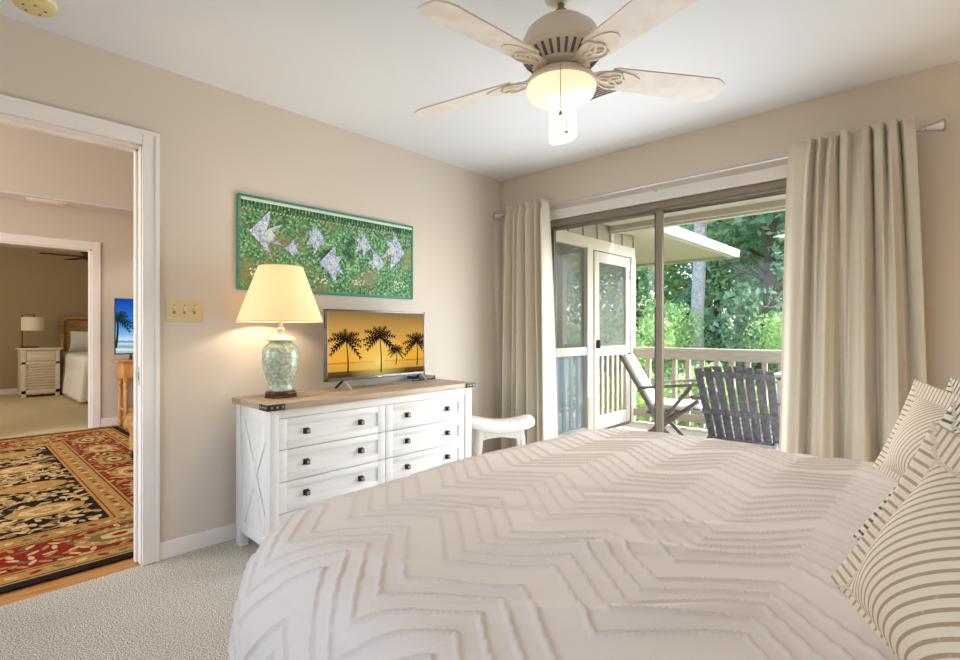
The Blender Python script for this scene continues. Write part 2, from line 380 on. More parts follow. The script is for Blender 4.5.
for x0 in (-2.3, -1.2): bx(pw, x0, x0+.1, 5.95, 6.05, -.03, 2.45)
bx(pw, -3.38, -3.3, 3.52, 6.05, .86, .94); bx(pw, -3.38, PX-.05, 5.97, 6.03, .86, .94); bx(pw, -3.4, PX-.05, 5.95, 6.05, 2.2, 2.4)
struct('wall_porch_outer', pw, M_porchb)
for i in range(0):
    pass
# deck railing
rl = thing('deck_railing', 'pale grey wooden deck railing with flat cap and square balusters', 'railing', (2.1, RY, -.03))
b = B(); bx(b, -.06, 4.3, RY-.02, RY+.12, .885, .925, .005); obj('cap_rail', b, M_deckw, rl)
b = B(); bx(b, -.06, 4.3, RY, RY+.04, .79, .885, .003); obj('upper_rail', b, M_deckw, rl)
b = B(); bx(b, -.06, 4.3, RY, RY+.04, .06, .15, .003); obj('lower_rail', b, M_deckw, rl)
for i in range(26):
    b = B(); x = .08+i*.163; bx(b, x, x+.05, RY+.04, RY+.085, .0, .87, .003); obj('baluster', b, M_deckw, rl)

# ground
b = B(); bx(b, -45, 45, 6.3, 60, -3.2, -3.0); struct('ground', b, mat('leaf_litter', S(160, 148, 128), .95, col2=S(130, 124, 98), nscale=3))

def leaf_mat(name, c1, c2, c3, t=.35):
    m = bpy.data.materials.new(name); m.use_nodes = True; N = m.node_tree.nodes; L = m.node_tree.links; p = N['Principled BSDF']
    ge = N.new('ShaderNodeNewGeometry'); cr = N.new('ShaderNodeValToRGB'); e = cr.color_ramp.elements
    e[0].color = c1; e[1].color = c3; e[0].position = .1; e[1].position = .9; q = e.new(.5); q.color = c2
    L.new(ge.outputs['Random Per Island'], cr.inputs[0]); L.new(cr.outputs[0], p.inputs['Base Color']); p.inputs['Roughness'].default_value = .6
    p.inputs['Specular IOR Level'].default_value = .25
    tr = N.new('ShaderNodeBsdfTranslucent'); L.new(cr.outputs[0], tr.inputs[0])
    mx = N.new('ShaderNodeMixShader'); mx.inputs[0].default_value = t
    L.new(p.outputs[0], mx.inputs[1]); L.new(tr.outputs[0], mx.inputs[2]); L.new(mx.outputs[0], N['Material Output'].inputs[0])
    return m
M_leafA = leaf_mat('leaf_bright', S(150, 190, 108), S(180, 212, 128), S(214, 232, 164))
M_leafB = leaf_mat('leaf_mid', S(122, 164, 112), S(152, 190, 134), S(190, 216, 168))
M_leafC = leaf_mat('leaf_dark', S(104, 142, 108), S(134, 168, 130), S(172, 200, 162))
M_bark = mat('bark_pale', S(206, 198, 190), .9, col2=S(156, 146, 138), nscale=8, stretch=(2, 2, 5), bump=.6, bscale=14, bdist=.03)
M_barkd = mat('bark_dark', S(104, 84, 70), .9, col2=S(78, 62, 52), nscale=8, stretch=(3, 3, .8), bump=.6, bscale=14, bdist=.03)

def leaf_cloud(n, clumps, size, spread=.55, aspect=.5):
    """n leaf blades as diamonds scattered in clump spheres (centre, radius)"""
    w = np.array([c[1]**2 for c in clumps]); w = w/w.sum()
    idx = rng.choice(len(clumps), n, p=w)
    cen = np.array([c[0] for c in clumps])[idx]; rad = np.array([c[1] for c in clumps])[idx]
    d = rng.normal(size=(n, 3)); d /= np.linalg.norm(d, axis=1)[:, None]
    rr = rad*(rng.random(n)**(1/3))**spread
    pos = cen + d*rr[:, None]
    a = rng.normal(size=(n, 3)); a /= np.linalg.norm(a, axis=1)[:, None]
    c = np.cross(a, rng.normal(size=(n, 3))); c /= np.linalg.norm(c, axis=1)[:, None]
    s = size*(.6+.8*rng.random(n))[:, None]
    v = np.stack([pos-a*s, pos+c*s*aspect, pos+a*s, pos-c*s*aspect], 1).reshape(-1, 3)
    f = np.arange(4*n).reshape(n, 4)
    return v, f
def crown_clumps(h, r, n, seed, base=.25):
    q = random.Random(seed); out = []
    for i in range(n):
        t = q.random(); z = h*(base+(1-base)*t); rr = r*(.5+.6*math.sin(math.pi*min(1, .15+.85*t)))
        a = q.random()*6.283; k = rr*math.sqrt(q.random())
        out.append(((k*math.cos(a), k*math.sin(a), z), r*(.26+.2*q.random())))
    return out
PROTO = {}
def tree(kind, name, x, y, rz, s, label, h, r, nleaf, lm, barkm, lsize, trunk_r, base=.25, seed=1, lean=0, group='trees and shrubs beyond the deck'):
    t = thing(name, label, 'tree' if 'tree' in name else 'shrub', (x, y, -3.0), rz, group, local=True); t.scale = (s, s, s)
    if kind not in PROTO:
        v, f = leaf_cloud(nleaf, crown_clumps(h, r, 26, seed, base), lsize)
        fo = npobj('foliage', v, f, lm, t, smooth=False)
        b = B(); pts = [(lean*k/6*h*.8, .05*math.sin(k), h*.85*k/6) for k in range(7)]
        tube(b, pts, [trunk_r*(1-.09*k) for k in range(7)], 10)
        for k in range(5):
            a = k*2.4; z0 = h*(.35+.09*k); p0 = Vector((lean*z0, 0, z0))
            p1 = p0+Vector((math.cos(a)*r*.6, math.sin(a)*r*.6, r*.45)); tube(b, [p0, (p0+p1)/2+Vector((0, 0, .1)), p1], [trunk_r*.35, trunk_r*.25, trunk_r*.1], 6)
        tr = obj('trunk', b, barkm, t); PROTO[kind] = (fo, tr)
    else:
        for o in PROTO[kind]:
            c = o.copy(); link(c); c.parent = t; ORG[c.name] = Vector((0, 0, 0))
    return t
TR = [ # kind, x, y, rot, scale, label
 ('A', -4.6, 15.5, .3, 1.0, 'bright green leafy tree behind the screen door of the porch'),
 ('B', -2.6, 17.0, 1.2, 1.05, 'mid green tree behind the centre post of the sliding door'),
 ('C', -.2, 16.0, 2.1, 1.05, 'dark trunked shady tree right of the pale palm trunk'),
 ('A', -2.5, 12.5, 2.0, .62, 'low bright green tree whose crown ends under the gutter'),
 ('B', .9, 17.5, .5, 1.1, 'mid green tree behind the right curtain edge, farthest right'),
 ('C', -6.6, 18.0, 4.0, 1.1, 'dark green tree far behind the porch, leftmost one'),
 ('B', -9.5, 17.0, 2.9, 1.1, 'mid green tree seen through the upper porch screen'),
 ('A', .2, 13.2, 5.1, .58, 'low bright green tree behind the slatted dark chair'),
 ('C', -4.2, 21.0, 1.0, 1.3, 'tall dark green tree at the back, between the gutter end and post'),
 ('B', -1.0, 22.0, 3.3, 1.35, 'tall mid green tree at the very back, right of the gutter end'),
 ('A', -13.0, 15.0, .7, 1.0, 'bright green tree seen through the lower porch screen'),
 ('B', 4.5, 16.0, 2.2, 1.1, 'mid green tree hidden mostly by the right curtain'),
]
KP = {'A': (7.0, 2.3, 9500, M_leafA, M_barkd, .085, .13, .12, 11), 'B': (8.5, 2.6, 11000, M_leafB, M_barkd, .09, .17, .12, 23), 'C': (8.5, 2.5, 9500, M_leafC, M_barkd, .09, .19, .3, 37)}
for k, x, y, rz, s, lab in TR:
    h, r, n, lm, bk, ls, tr_, base, seed = KP[k]
    tree(k, 'leafy_tree', x, y, rz, s, lab, h, r, n, lm, bk, ls, tr_, base, seed)
for i, (x, y, s, lab) in enumerate([(-4.8, 11.2, 1.0, 'bushy shrub behind the screen door pickets'), (-2.7, 10.2, .95, 'bushy shrub behind the railing by the cushioned chair'),
     (-.9, 10.6, 1.0, 'bushy shrub behind the railing left of the slatted chair'), (.8, 10.0, .95, 'bushy shrub behind the railing at the patio table'), (-7.5, 12.5, 1.15, 'bushy shrub behind the lower porch screen')]):
    tree('S', 'bushy_shrub', x, y, i*1.3, s, lab, 2.9, 1.4, 6500, M_leafB if i % 2 else M_leafA, M_barkd, .065, .05, .08, 51)
# pale straight trunks
for (x, y, h, r, lean, lab, mm) in ((-2.02, 13.6, 11, .17, .012, 'pale straight palm trunk rising left of the gutter end', M_bark), (-2.25, 18.5, 13, .2, 0, 'pale distant pine trunk just right of the palm trunk top', M_bark), (-.72, 14.2, 8, .15, .05, 'dark brown leaning trunk near the right curtain', M_barkd)):
    t = thing('tall_tree', lab, 'tree', (x, y, -3), 0, 'trees and shrubs beyond the deck', local=True)
    b = B(); tube(b, [(lean*k*h/10+.03*math.sin(k*1.3), 0, h*k/10) for k in range(11)], [r*(1.1-.03*k) for k in range(11)], 12); obj('trunk', b, mm, t)
    v, f = leaf_cloud(1500, [((lean*h, 0, h), 1.6), ((lean*h+.8, .3, h-.4), 1.0), ((lean*h-.9, -.2, h-.3), 1.0)], .16); npobj('foliage', v, f, M_leafC, t, smooth=False)
    if mm is M_barkd:
        b = B()
        for k in range(6):
            a = k*1.1; p0 = Vector((lean*5.4, 0, 5.0+.12*k)); tube(b, [p0, p0+Vector((math.cos(a)*.9, math.sin(a)*.6, .5)), p0+Vector((math.cos(a)*2.0, math.sin(a)*1.2, .35))], [.05, .035, .015], 6)
        obj('branch', b, mm, t)

# dark slatted garden chair (adirondack style), seen from behind
ch = thing('slatted_chair', 'dark weathered wooden slat back deck chair turned away, in front of railing', 'chair', (1.52, 4.78, -.03), R(4), local=True)
n = 8
for i in range(n):
    u = (i-(n-1)/2)/((n-1)/2)
    b = B(); top = Vector((u*.275, -.27, .865-.03*u*u)); bot = Vector((u*.262+.012, .12, .17)); bar(b, bot, top, .062, .018, (0, 1, .4), .003); obj('back_slat', b, M_gray, ch)
b = B(); bar(b, (-.29, -.262, .79), (.29, -.262, .79), .05, .025, (0, 1, 0), .003); obj('back_rail', b, M_gray, ch)
b = B(); bar(b, (-.3, -.035, .44), (.3, -.035, .44), .03, .05, (0, 0, 1), .003); obj('middle_rail', b, M_gray, ch)
for i in range(6):
    b = B(); bar(b, (-.27, .12+i*.085, .19+i*.03), (.27, .12+i*.085, .19+i*.03), .02, .075, (0, 1, .3), .003); obj('seat_slat', b, M_gray, ch)
for s in (-1, 1):
    b = B(); bar(b, (s*.34, -.12, .56), (s*.34, .62, .57), .10, .02, (0, 0, 1), .004); obj('armrest', b, M_gray, ch)
    b = B(); bar(b, (s*.3, .56, 0), (s*.3, .56, .56), .08, .025, (1, 0, 0), .003); obj('leg', b, M_gray, ch)
    b = B(); bar(b, (s*.27, -.3, .02), (s*.27, .6, .32), .1, .025, (1, 0, 0), .003); obj('leg', b, M_gray, ch)
# folding chair with white cushions, in profile
fc = thing('folding_deck_chair', 'weathered folding deck chair with white cushions and crossed legs by porch door', 'chair', (.66, 4.98, -.03), R(17), local=True)
for s in (-1, 1):
    y = s*.25
    b = B(); bar(b, (-.30, y, .92), (.10, y, .22), .035, .028, (0, 1, 0), .003); bar(b, (.10, y, .22), (.32, y, 0), .035, .028, (0, 1, 0), .003); obj('back_leg', b, M_graylt, fc)
    b = B(); bar(b, (-.18, y*.88, 0), (.42, y*.88, .5), .035, .028, (0, 1, 0), .003); obj('front_leg', b, M_graylt, fc)
    b = B(); bar(b, (-.12, y*1.05, .60), (.46, y*1.05, .66), .06, .025, (0, 0, 1), .004); obj('armrest', b, M_graylt, fc)
    b = B(); bar(b, (.36, y, .63), (.12, y, .32), .03, .025, (0, 1, 0), .003); obj('arm_support', b, M_graylt, fc)
b = B()
for i in range(7): bar(b, (-.28+i*.05, -.25, .88-i*.09), (-.28+i*.05, .25, .88-i*.09), .045, .014, (1, 0, .5), .003)
obj('back_slats', b, M_graylt, fc)
b = B()
for i in range(6): bar(b, (-.02+i*.085, -.25, .36+i*.012), (-.02+i*.085, .25, .36+i*.012), .016, .06, (1, 0, 0), .003)
obj('seat_slats', b, M_graylt, fc)
b = B(); bar(b, (-.265, 0, .91), (.005, 0, .43), .46, .045, (1, 0, .5), .02); obj('back_cushion', b, M_cushion, fc)
b = B(); bx(b, .0, .46, -.23, .23, .395, .45, .02); obj('seat_cushion', b, M_cushion, fc)
# patio table
pt = thing('patio_table', 'pale patio table between the dark slatted chair and the railing', 'table', (2.11, 5.68, -.03), 0)
b = B(); bx(b, 1.61, 2.6, 5.42, 5.94, .69, .722, .012); obj('table_top', b, M_tabletop, pt)
b = B(); bx(b, 1.66, 2.55, 5.46, 5.90, .64, .69, .004); obj('apron', b, M_gray, pt)
for x in (1.69, 2.53):
    for y in (5.48, 5.88):
        b = B(); bx(b, x-.03, x+.03, y-.03, y+.03, -.03, .66, .004); obj('leg', b, M_tabletop, pt)

# ------------------------------------------------------------------ curtains and rod
def rod():
    t = thing('curtain_rod', 'brushed nickel curtain rod with flared finials above the sliding door', 'curtain rod', (1.45, 3.26, 2.118))
    z = 2.118
    b = B(); tube(b, [(.10, 3.26, z), (1.40, 3.26, z)], .0085, 12); tube(b, [(1.36, 3.26, z), (2.77, 3.26, z)], .0075, 12); obj('rod', b, M_chrome, t)
    for x, s in ((.10, -1), (2.765, 1)):
        b = B(); pr = [(.009, 0), (.012, .002), (.012, .012), (.007, .016), (.008, .022), (.011, .03), (.014, .05), (.021, .072), (.022, .080), (.018, .086), (.010, .088)]
        lathe(b, (x, 3.26, z), [(r*1.4, s*h) for r, h in pr], 20, 'X'); obj('finial', b, M_chrome, t)
    for x in (.13, 1.40, 2.72):
        b = B(); tube(b, [(x, YW, z-.03), (x, 3.30, z-.028), (x, 3.262, z-.014)], .005, 8); bx(b, x-.012, x+.012, YW-.006, YW, z-.06, z, .003); obj('bracket', b, M_chrome, t)
rod()
def curtain(name, label, knots_top, knots_bot, zt, zb=.02, nu=240, nv=46, hem_extra=0):
    """knots: (x, depth) control polylines of the pleats at the rod and near the floor"""
    def sm(kn):
        k = np.array(kn, float); n = len(k); t = np.arange(n); s = np.linspace(0, n-1, nu)
        i = np.minimum(s.astype(int), n-2); u = s-i; w = u*u*(3-2*u)
        return np.stack([k[i, 0]*(1-u)+k[i+1, 0]*u, k[i, 1]*(1-w)+k[i+1, 1]*w], 1)
    T = sm(knots_top); T[:, 1] = T[:, 1]+.036; Bo = sm(knots_bot); Bo[:, 1] = Bo[:, 1]*1.35-.01; V = []
    for j in range(nv):
        t = j/(nv-1); z = zt+(zb-zt)*t; w = min(1, t*1.15)**.7
        pinch = math.exp(-((z-(zt-.045))/.02)**2)
        P = T*(1-w)+Bo*w
        yy = 3.262-P[:, 1]*(1-.30*pinch) + .004*np.sin(P[:, 0]*37+z*3)*t
        V.append(np.stack([P[:, 0], yy, np.full(nu, z)+(.006*np.sin(np.arange(nu)*.21) if j == 0 else 0)], 1))
    V = np.concatenate(V); F = []
    for j in range(nv-1):
        for i in range(nu-1):
            a = j*nu+i; F.append((a, a+1, a+nu+1, a+nu))
    base = np.array([V[:, 0].mean(), 3.262, zb])
    o = npobj(name, V-base, F, M_curtain, None, True); o.location = base
    md = o.modifiers.new('cloth', 'SOLIDIFY'); md.thickness = .004; md.offset = 0
    return tag(o, label, 'curtain', 'curtain panels')
def pleats(x0, x1, n, amp, seed, flat=0.0):
    q = random.Random(seed); out = []
    for i in range(2*n+1):
        u = i/(2*n); d = (amp if i % 2 else -amp*.35)*(.7+.6*q.random())
        out.append((x0+(x1-x0)*u+(q.random()-.5)*(x1-x0)/(2*n)*.7*(0 < i < 2*n), d))
    return out
curtain('window_curtain', 'beige pleated curtain left of the sliding door, behind the small stool', pleats(.15, .572, 6, .045, 3), pleats(.09, .622, 6, .06, 5), 2.165)
kt = [(2.208, -.01), (2.26, .005), (2.30, .012), (2.318, .045), (2.335, -.012), (2.362, .05), (2.385, -.015), (2.41, .05), (2.425, .03), (2.44, -.015), (2.455, .055), (2.48, .06), (2.497, -.01), (2.535, .0), (2.545, .055), (2.562, .05), (2.575, -.02), (2.592, .055), (2.615, .055), (2.63, -.012), (2.645, .05), (2.668, .05), (2.682, -.02), (2.70, .045), (2.74, .03)]
kb = [(2.155,.02),(2.21,.06),(2.25,.05),(2.285,-.02),(2.32,.03),(2.37,.075),(2.41,.05),(2.435,-.03),(2.46,-.01),(2.51,.06),(2.55,.075),(2.585,.0),(2.60,-.035),(2.64,.05),(2.69,.085),(2.72,.02),(2.74,-.02),(2.80,.05)]
curtain('window_curtain', 'wide beige pleated curtain right of the sliding door, nearest the pillows', kt, kb, 2.168)

# ------------------------------------------------------------------ dresser
D = thing('dresser', 'white farmhouse six drawer dresser with driftwood brown top', 'dresser', (.26, 1.76, 0))
Y0, Y1, X0, X1 = 1.072, 2.455, .085, .495
b = B()
for i in range(4):
    xa = .079+i*(.507-.079)/4; bx(b, xa, xa+(.507-.079)/4-.0012, Y0-.018, Y1+.018, .752, .785, .003)
obj('top', b, M_wood, D)
for yy, s in ((Y0-.018, 1), (Y1+.018, -1)):
    b = B()
    bx(b, .506, .511, min(yy, yy+s*.085), max(yy, yy+s*.085), .753, .784, .001); bx(b, .425, .511, min(yy-s*.004, yy), max(yy-s*.004, yy), .753, .784, .001)
    for k in range(3):
        lathe(b, (.511, yy+s*(.018+k*.027), .7685), [(.006, 0), (.005, .003), (.001, .0045)], 10, 'X', mi=1)
        lathe(b, (.495-k*.027, yy-s*.004, .7685), [(.006, 0), (.005, -s*.003), (.001, -s*.0045)], 10, 'Y', mi=1)
    obj('corner_bracket', b, [M_iron, M_ironl], D)
for x0, x1 in ((X0, X0+.055), (X1-.055, X1)):
    for y0, y1 in ((Y0, Y0+.045), (Y1-.058, Y1)):
        b = B(); bx(b, x0, x1, y0, y1, 0, .752, .003); obj('leg', b, M_white, D)
for y0, y1, s in ((Y0+.012, Y0+.03, -1), (Y1-.03, Y1-.012, 1)):
    b = B(); bx(b, X0+.055, X1-.055, y0, y1, .09, .752)
    yo = y0 if s < 0 else y1
    bx(b, X0+.055, X1-.055, yo-.006, yo+.006, .68, .752, .002); bx(b, X0+.055, X1-.055, yo-.006, yo+.006, .075, .14, .002)
    # X brace boards
    for q_, (za, zb) in enumerate(((.14, .68), (.68, .14))):
        bar(b, (X0+.06, yo+s*(.002+.0015*q_), za), (X1-.06, yo+s*(.002+.0015*q_), zb), .06, .007, (0, 1, 0), .001)
    obj('side_panel', b, M_white, D)
b = B(); bx(b, X0, X0+.012, Y0+.045, Y1-.058, .09, .752); obj('back_panel', b, M_white, D)
b = B()
zr = [.245, .3975, .5545, .709]; yc = [1.105, 1.745, 2.388]
bx(b, X1-.04, X1-.004, Y0+.045, Y1-.058, .709, .752, .002); bx(b, X1-.04, X1-.004, Y0+.045, Y1-.058, .09, .243, .002)
bx(b, X1-.25, X1-.03, 1.740, 1.750, .243, .709)
bx(b, X0+.012, X1-.04, Y0+.045, Y1-.058, .1, .115)
obj('front_frame', b, M_whiteh, D)
b = B(); bx(b, X1-.05, X1-.04, Y0+.04, Y1-.05, .2, .72); obj('drawer_gap_shade', b, M_vent, D)  # dark sheet standing in for the shade in the gaps between drawers
for c in range(2):
    for r_ in range(3):
        ya, yb = yc[c]+.002, yc[c+1]-.002; za, zb = zr[r_]+.0018, zr[r_+1]-.0018; b = B(); w = .05; xf = X1-.002
        bx(b, X1-.035, xf, ya, ya+w, za, zb, .0012); bx(b, X1-.035, xf, yb-w, yb, za, zb, .0012)
        bx(b, X1-.035, xf, ya+w, yb-w, za, za+.036, .0012); bx(b, X1-.035, xf, ya+w, yb-w, zb-.036, zb, .0012)
        bx(b, X1-.035, xf-.008, ya+w-.002, yb-w+.002, za+.034, zb-.034)
        dr = obj('drawer', b, M_whiteh, D)
        for f in ((.24, .745) if c == 0 else (.25, .765)):
            yk = lerp(ya, yb, f); zk = (za+zb)/2; b = B()
            bx(b, xf-.008, xf-.004, yk-.015, yk+.015, zk-.015, zk+.015, .001); lathe(b, (xf-.005, yk, zk), [(.005, 0), (.005, .014)], 10, 'X')
            bx(b, xf+.008, xf+.016, yk-.013, yk+.013, zk-.013, zk+.013, .003); bx(b, xf+.015, xf+.018, yk-.008, yk+.008, zk-.008, zk+.008, .002, mi=1)
            obj('knob', b, [M_iron, M_ironl], dr)

# ------------------------------------------------------------------ table lamp
lx, ly, lz = .255, 1.238, .785
Lm = thing('table_lamp', 'lit table lamp with celadon ginger jar base and cream shade on the dresser', 'lamp', (lx, ly, lz))
b = B(); lathe(b, (lx, ly, lz), [(.086, 0), (.088, .006), (.082, .012), (.084, .02), (.080, .028), (.070, .033), (.04, .034)], 8); obj('base', b, M_dkwood, Lm, smooth=20)
Mcel = mat('celadon_crackle', S(152, 166, 146), .25, col2=S(200, 208, 182), nscale=60, contrast=(.4, .64), coat=.4)
b = B(); lathe(b, (lx, ly, lz), [(.062, .034), (.064, .05), (.060, .062), (.066, .085), (.080, .12), (.090, .165), (.0945, .205), (.093, .235), (.086, .262), (.072, .278), (.062, .286), (.058, .296), (.062, .30)], 40); obj('jar', b, Mcel, Lm)
b = B(); lathe(b, (lx, ly, lz), [(.072, .298), (.074, .304), (.066, .315), (.045, .325), (.015, .331), (.012, .345), (.018, .35), (.018, .362), (.011, .37), (.011, .42)], 28); obj('lid_and_stem', b, mat('cream_cap', S(206, 196, 160), .35), Lm)
def shade_mat(name, col, estr, ecol):
    m = bpy.data.materials.new(name); m.use_nodes = True; N, L, p = nodes(m)
    p.inputs['Base Color'].default_value = col; p.inputs['Roughness'].default_value = .8
    tr = N.new('ShaderNodeBsdfTranslucent'); tr.inputs[0].default_value = col
    mx = N.new('ShaderNodeMixShader'); mx.inputs[0].default_value = .55
    L.new(p.outputs[0], mx.inputs[1]); L.new(tr.outputs[0], mx.inputs[2]); L.new(mx.outputs[0], N['Material Output'].inputs[0])
    if estr:
        p.inputs['Emission Color'].default_value = ecol; p.inputs['Emission Strength'].default_value = estr
    return m
M_shade = shade_mat('lampshade_cloth', S(248, 232, 206), .22, S(255, 222, 170))
zs0, zs1 = 1.185-lz, 1.475-lz
b = B(); lathe(b, (lx, ly, lz), [(.216, zs0), (.1125, zs1), (.1095, zs1), (.213, zs0)], 64, close=False); b.faces.ensure_lookup_table()
obj('lamp_shade', b, M_shade, Lm)
b = B(); tube(b, [(lx+  .1105*math.cos(a*math.pi/24), ly+  .1105*math.sin(a*math.pi/24), lz+zs1) for a in range(49)], .003, 6); tube(b, [(lx+ .2145*math.cos(a*math.pi/24), ly+ .2145*math.sin(a*math.pi/24), lz+zs0) for a in range(49)], .003, 6)
tube(b, [(lx-.114, ly, lz+zs1-.01), (lx+.114, ly, lz+zs1-.01)], .002, 6); tube(b, [(lx, ly, lz+.42), (lx, ly, lz+zs1+.0)], .003, 6)
obj('shade_trim', b, mat('shade_piping', S(236, 216, 180), .8), Lm)
light('table_lamp_bulb', 'POINT', (lx, ly, lz+.52), 7, (1, .84, .62), shadow_soft_size=.04)

# ------------------------------------------------------------------ television on the dresser
tv = thing('television', 'flat television showing palms at sunset, standing on the dresser', 'television', (.2, 1.885, .785))
TX, ty0, ty1, tz0, tz1 = .235, 1.514, 2.262, .838, 1.262
b = B(); bx(b, TX-.028, TX-.002, ty0, ty1, tz0, tz1, .003); bx(b, TX-.002, TX+.004, ty0, ty0+.012, tz0, tz1, .001); bx(b, TX-.002, TX+.004, ty1-.012, ty1, tz0, tz1, .001)
bx(b, TX-.002, TX+.004, ty0, ty1, tz1-.012, tz1, .001); bx(b, TX-.002, TX+.004, ty0, ty1, tz0, tz0+.02, .001)
obj('housing', b, M_graymetal, tv)
b = B(); bx(b, TX-.06, TX-.028, ty0+.12, ty1-.12, tz0+.03, tz0+.25, .01); obj('back_box', b, M_black, tv)
b = B(); bx(b, TX+.004, TX+.0045, (ty0+ty1)/2-.014, (ty0+ty1)/2+.014, tz0+.006, tz0+.013); obj('badge', b, M_silver, tv)
def screen_mat(name, stops, sun=None, s=1.0, zlo=0, zhi=1, nz=0):
    m = bpy.data.materials.new(name); m.use_nodes = True; N = m.node_tree.nodes; L = m.node_tree.links; N.remove(N['Principled BSDF'])
    tc = N.new('ShaderNodeTexCoord'); sp = N.new('ShaderNodeSeparateXYZ'); L.new(tc.outputs['Generated'], sp.inputs[0])
    cr = N.new('ShaderNodeValToRGB'); e = cr.color_ramp.elements
    e[0].position, e[0].color = stops[0]; e[1].position, e[1].color = stops[-1]
    for p_, c_ in stops[1:-1]:
        q = e.new(p_); q.color = c_
    h = sp.outputs['Z']
    if nz:
        no = N.new('ShaderNodeTexNoise'); no.inputs['Scale'].default_value = 9; L.new(tc.outputs['Generated'], no.inputs[0])
        ma = N.new('ShaderNodeMath'); ma.operation = 'MULTIPLY_ADD'; L.new(no.outputs['Fac'], ma.inputs[0]); ma.inputs[1].default_value = nz; L.new(h, ma.inputs[2]); h = ma.outputs[0]
    L.new(h, cr.inputs[0]); out = cr.outputs[0]
    if sun:
        vm = N.new('ShaderNodeVectorMath'); vm.operation = 'DISTANCE'; mp = N.new('ShaderNodeMapping'); mp.inputs['Scale'].default_value = (0, 1.75, 1)
        L.new(tc.outputs['Generated'], mp.inputs[0]); L.new(mp.outputs[0], vm.inputs[0]); vm.inputs[1].default_value = (0, sun[0]*1.75, sun[1])
        r2 = N.new('ShaderNodeValToRGB'); r2.color_ramp.elements[0].position = .02; r2.color_ramp.elements[0].color = (1, 1, 1, 1); r2.color_ramp.elements[1].position = .55; r2.color_ramp.elements[1].color = (0, 0, 0, 1)
        q = r2.color_ramp.elements.new(.1); q.color = (.55, .55, .55, 1)
        L.new(vm.outputs['Value'], r2.inputs[0])
        mx = N.new('ShaderNodeMix'); mx.data_type = 'RGBA'; L.new(r2.outputs[0], mx.inputs[0]); L.new(out, mx.inputs[6]); mx.inputs[7].default_value = sun[2]; out = mx.outputs[2]
    em = N.new('ShaderNodeEmission'); L.new(out, em.inputs[0]); em.inputs[1].default_value = s
    L.new(em.outputs[0], N['Material Output'].inputs[0]); return m
M_sunset = screen_mat('sunset_screen', [(0, S(70, 48, 24)), (.085, S(112, 76, 32)), (.10, S(214, 158, 70)), (.20, S(226, 166, 70)), (.215, S(190, 120, 44)), (.24, S(240, 176, 60)), (.45, S(232, 172, 74)), (.75, S(196, 150, 76)), (1, S(140, 114, 66))], (.5, .22, S(255, 224, 120)), 1.0)
M_palm = emis('palm_silhouette', S(34, 24, 16), 1.0)
def palm(b, cx, cz, bx_, bz, size, xs, Yf, Zf, mi, seed, n=13, tw=.006):
    q = random.Random(seed)
    P = lambda u, v: Vector((xs, Yf(u), Zf(v)))
    asp = .57
    pts = [(lerp(bx_, cx, t)+.008*math.sin(t*3), lerp(bz, cz, t)) for t in (0, .25, .5, .75, 1)]
    for i in range(4):
        (u0, v0), (u1, v1) = pts[i], pts[i+1]; w0, w1 = tw*(1.4-.15*i), tw*(1.25-.15*i)
        b.faces.new([b.verts.new(P(u, v)) for u, v in ((u0-w0, v0), (u0+w0, v0), (u1+w1, v1), (u1-w1, v1))]).material_index = mi
    for k in range(n):
        a = -.75+ (k+.5)/n*(math.pi+1.5) + (q.random()-.5)*.2; L = size*(.85+.3*q.random())
        mid = []
        for j in range(7):
            t = j/6; u = cx+math.cos(a)*L*asp*t; v = cz+math.sin(a)*L*t - .34*L*t*t*(1.0 if math.cos(a) else 0)
            mid.append((u, v))
        for j in range(6):
            (u0, v0), (u1, v1) = mid[j], mid[j+1]; wv = size*.12*(1-abs(j/6-.35)); 
            for sgn in (-1, 1):
                du, dv = u1-u0, v1-v0; ln = math.hypot(du/asp, dv)+1e-9; nu_, nv_ = -dv/ln*asp, du/asp/ln
                tip = (u1+du*.5+sgn*nu_*wv*1.9, v1+dv*.5+sgn*nv_*wv*1.9-.1*wv)
                b.faces.new([b.verts.new(P(*p)) for p in ((u0, v0), (u1, v1), tip)]).material_index = mi
b = B(); xs = TX+.002
vs = [b.verts.new(p) for p in ((xs, ty0+.012, tz0+.02), (xs, ty1-.012, tz0+.02), (xs, ty1-.012, tz1-.012), (xs, ty0+.012, tz1-.012))]
b.faces.new(vs)
Yf = lambda u: lerp(ty0+.012, ty1-.012, u); Zf = lambda v: lerp(tz0+.02, tz1-.012, v)
palm(b, .165, .56, .185, .07, .27, xs+.0006, Yf, Zf, 1, 1, 11, .005); palm(b, .50, .60, .515, .04, .29, xs+.0006, Yf, Zf, 1, 2, 11, .005); palm(b, .68, .39, .675, .15, .15, xs+.0006, Yf, Zf, 1, 3, 11, .004); palm(b, .915, .52, .92, .12, .26, xs+.0006, Yf, Zf, 1, 4, 11, .005)
for v in b.verts: v.co.y = max(ty0+.012, min(ty1-.012, v.co.y))
obj('screen', b, [M_sunset, M_palm], tv, smooth=0, recalc=False)
for yy in (1.64, 2.235):
    b = B()
    bar(b, (TX-.015, yy, tz0+.004), (TX+.055, yy+.012, .788), .014, .006, (0, 1, 0), .001); bar(b, (TX-.015, yy, tz0+.004), (TX-.085, yy-.012, .788), .014, .006, (0, 1, 0), .001, mi=1)
    obj('stand_foot', b, [M_silver, M_iron], tv)
b = B(); bx(b, .02, .15, 2.28, 2.44, .7855, .812, .004)
cb = based('cable_box', b, M_black, 'small black cable box lying beside the television', 'cable box')
b = B(); bx(b, .151, .1515, 2.38, 2.40, .795, .80); obj('indicator', b, mat('indicator_lens', S(120, 40, 30), .3), cb)
b = B()
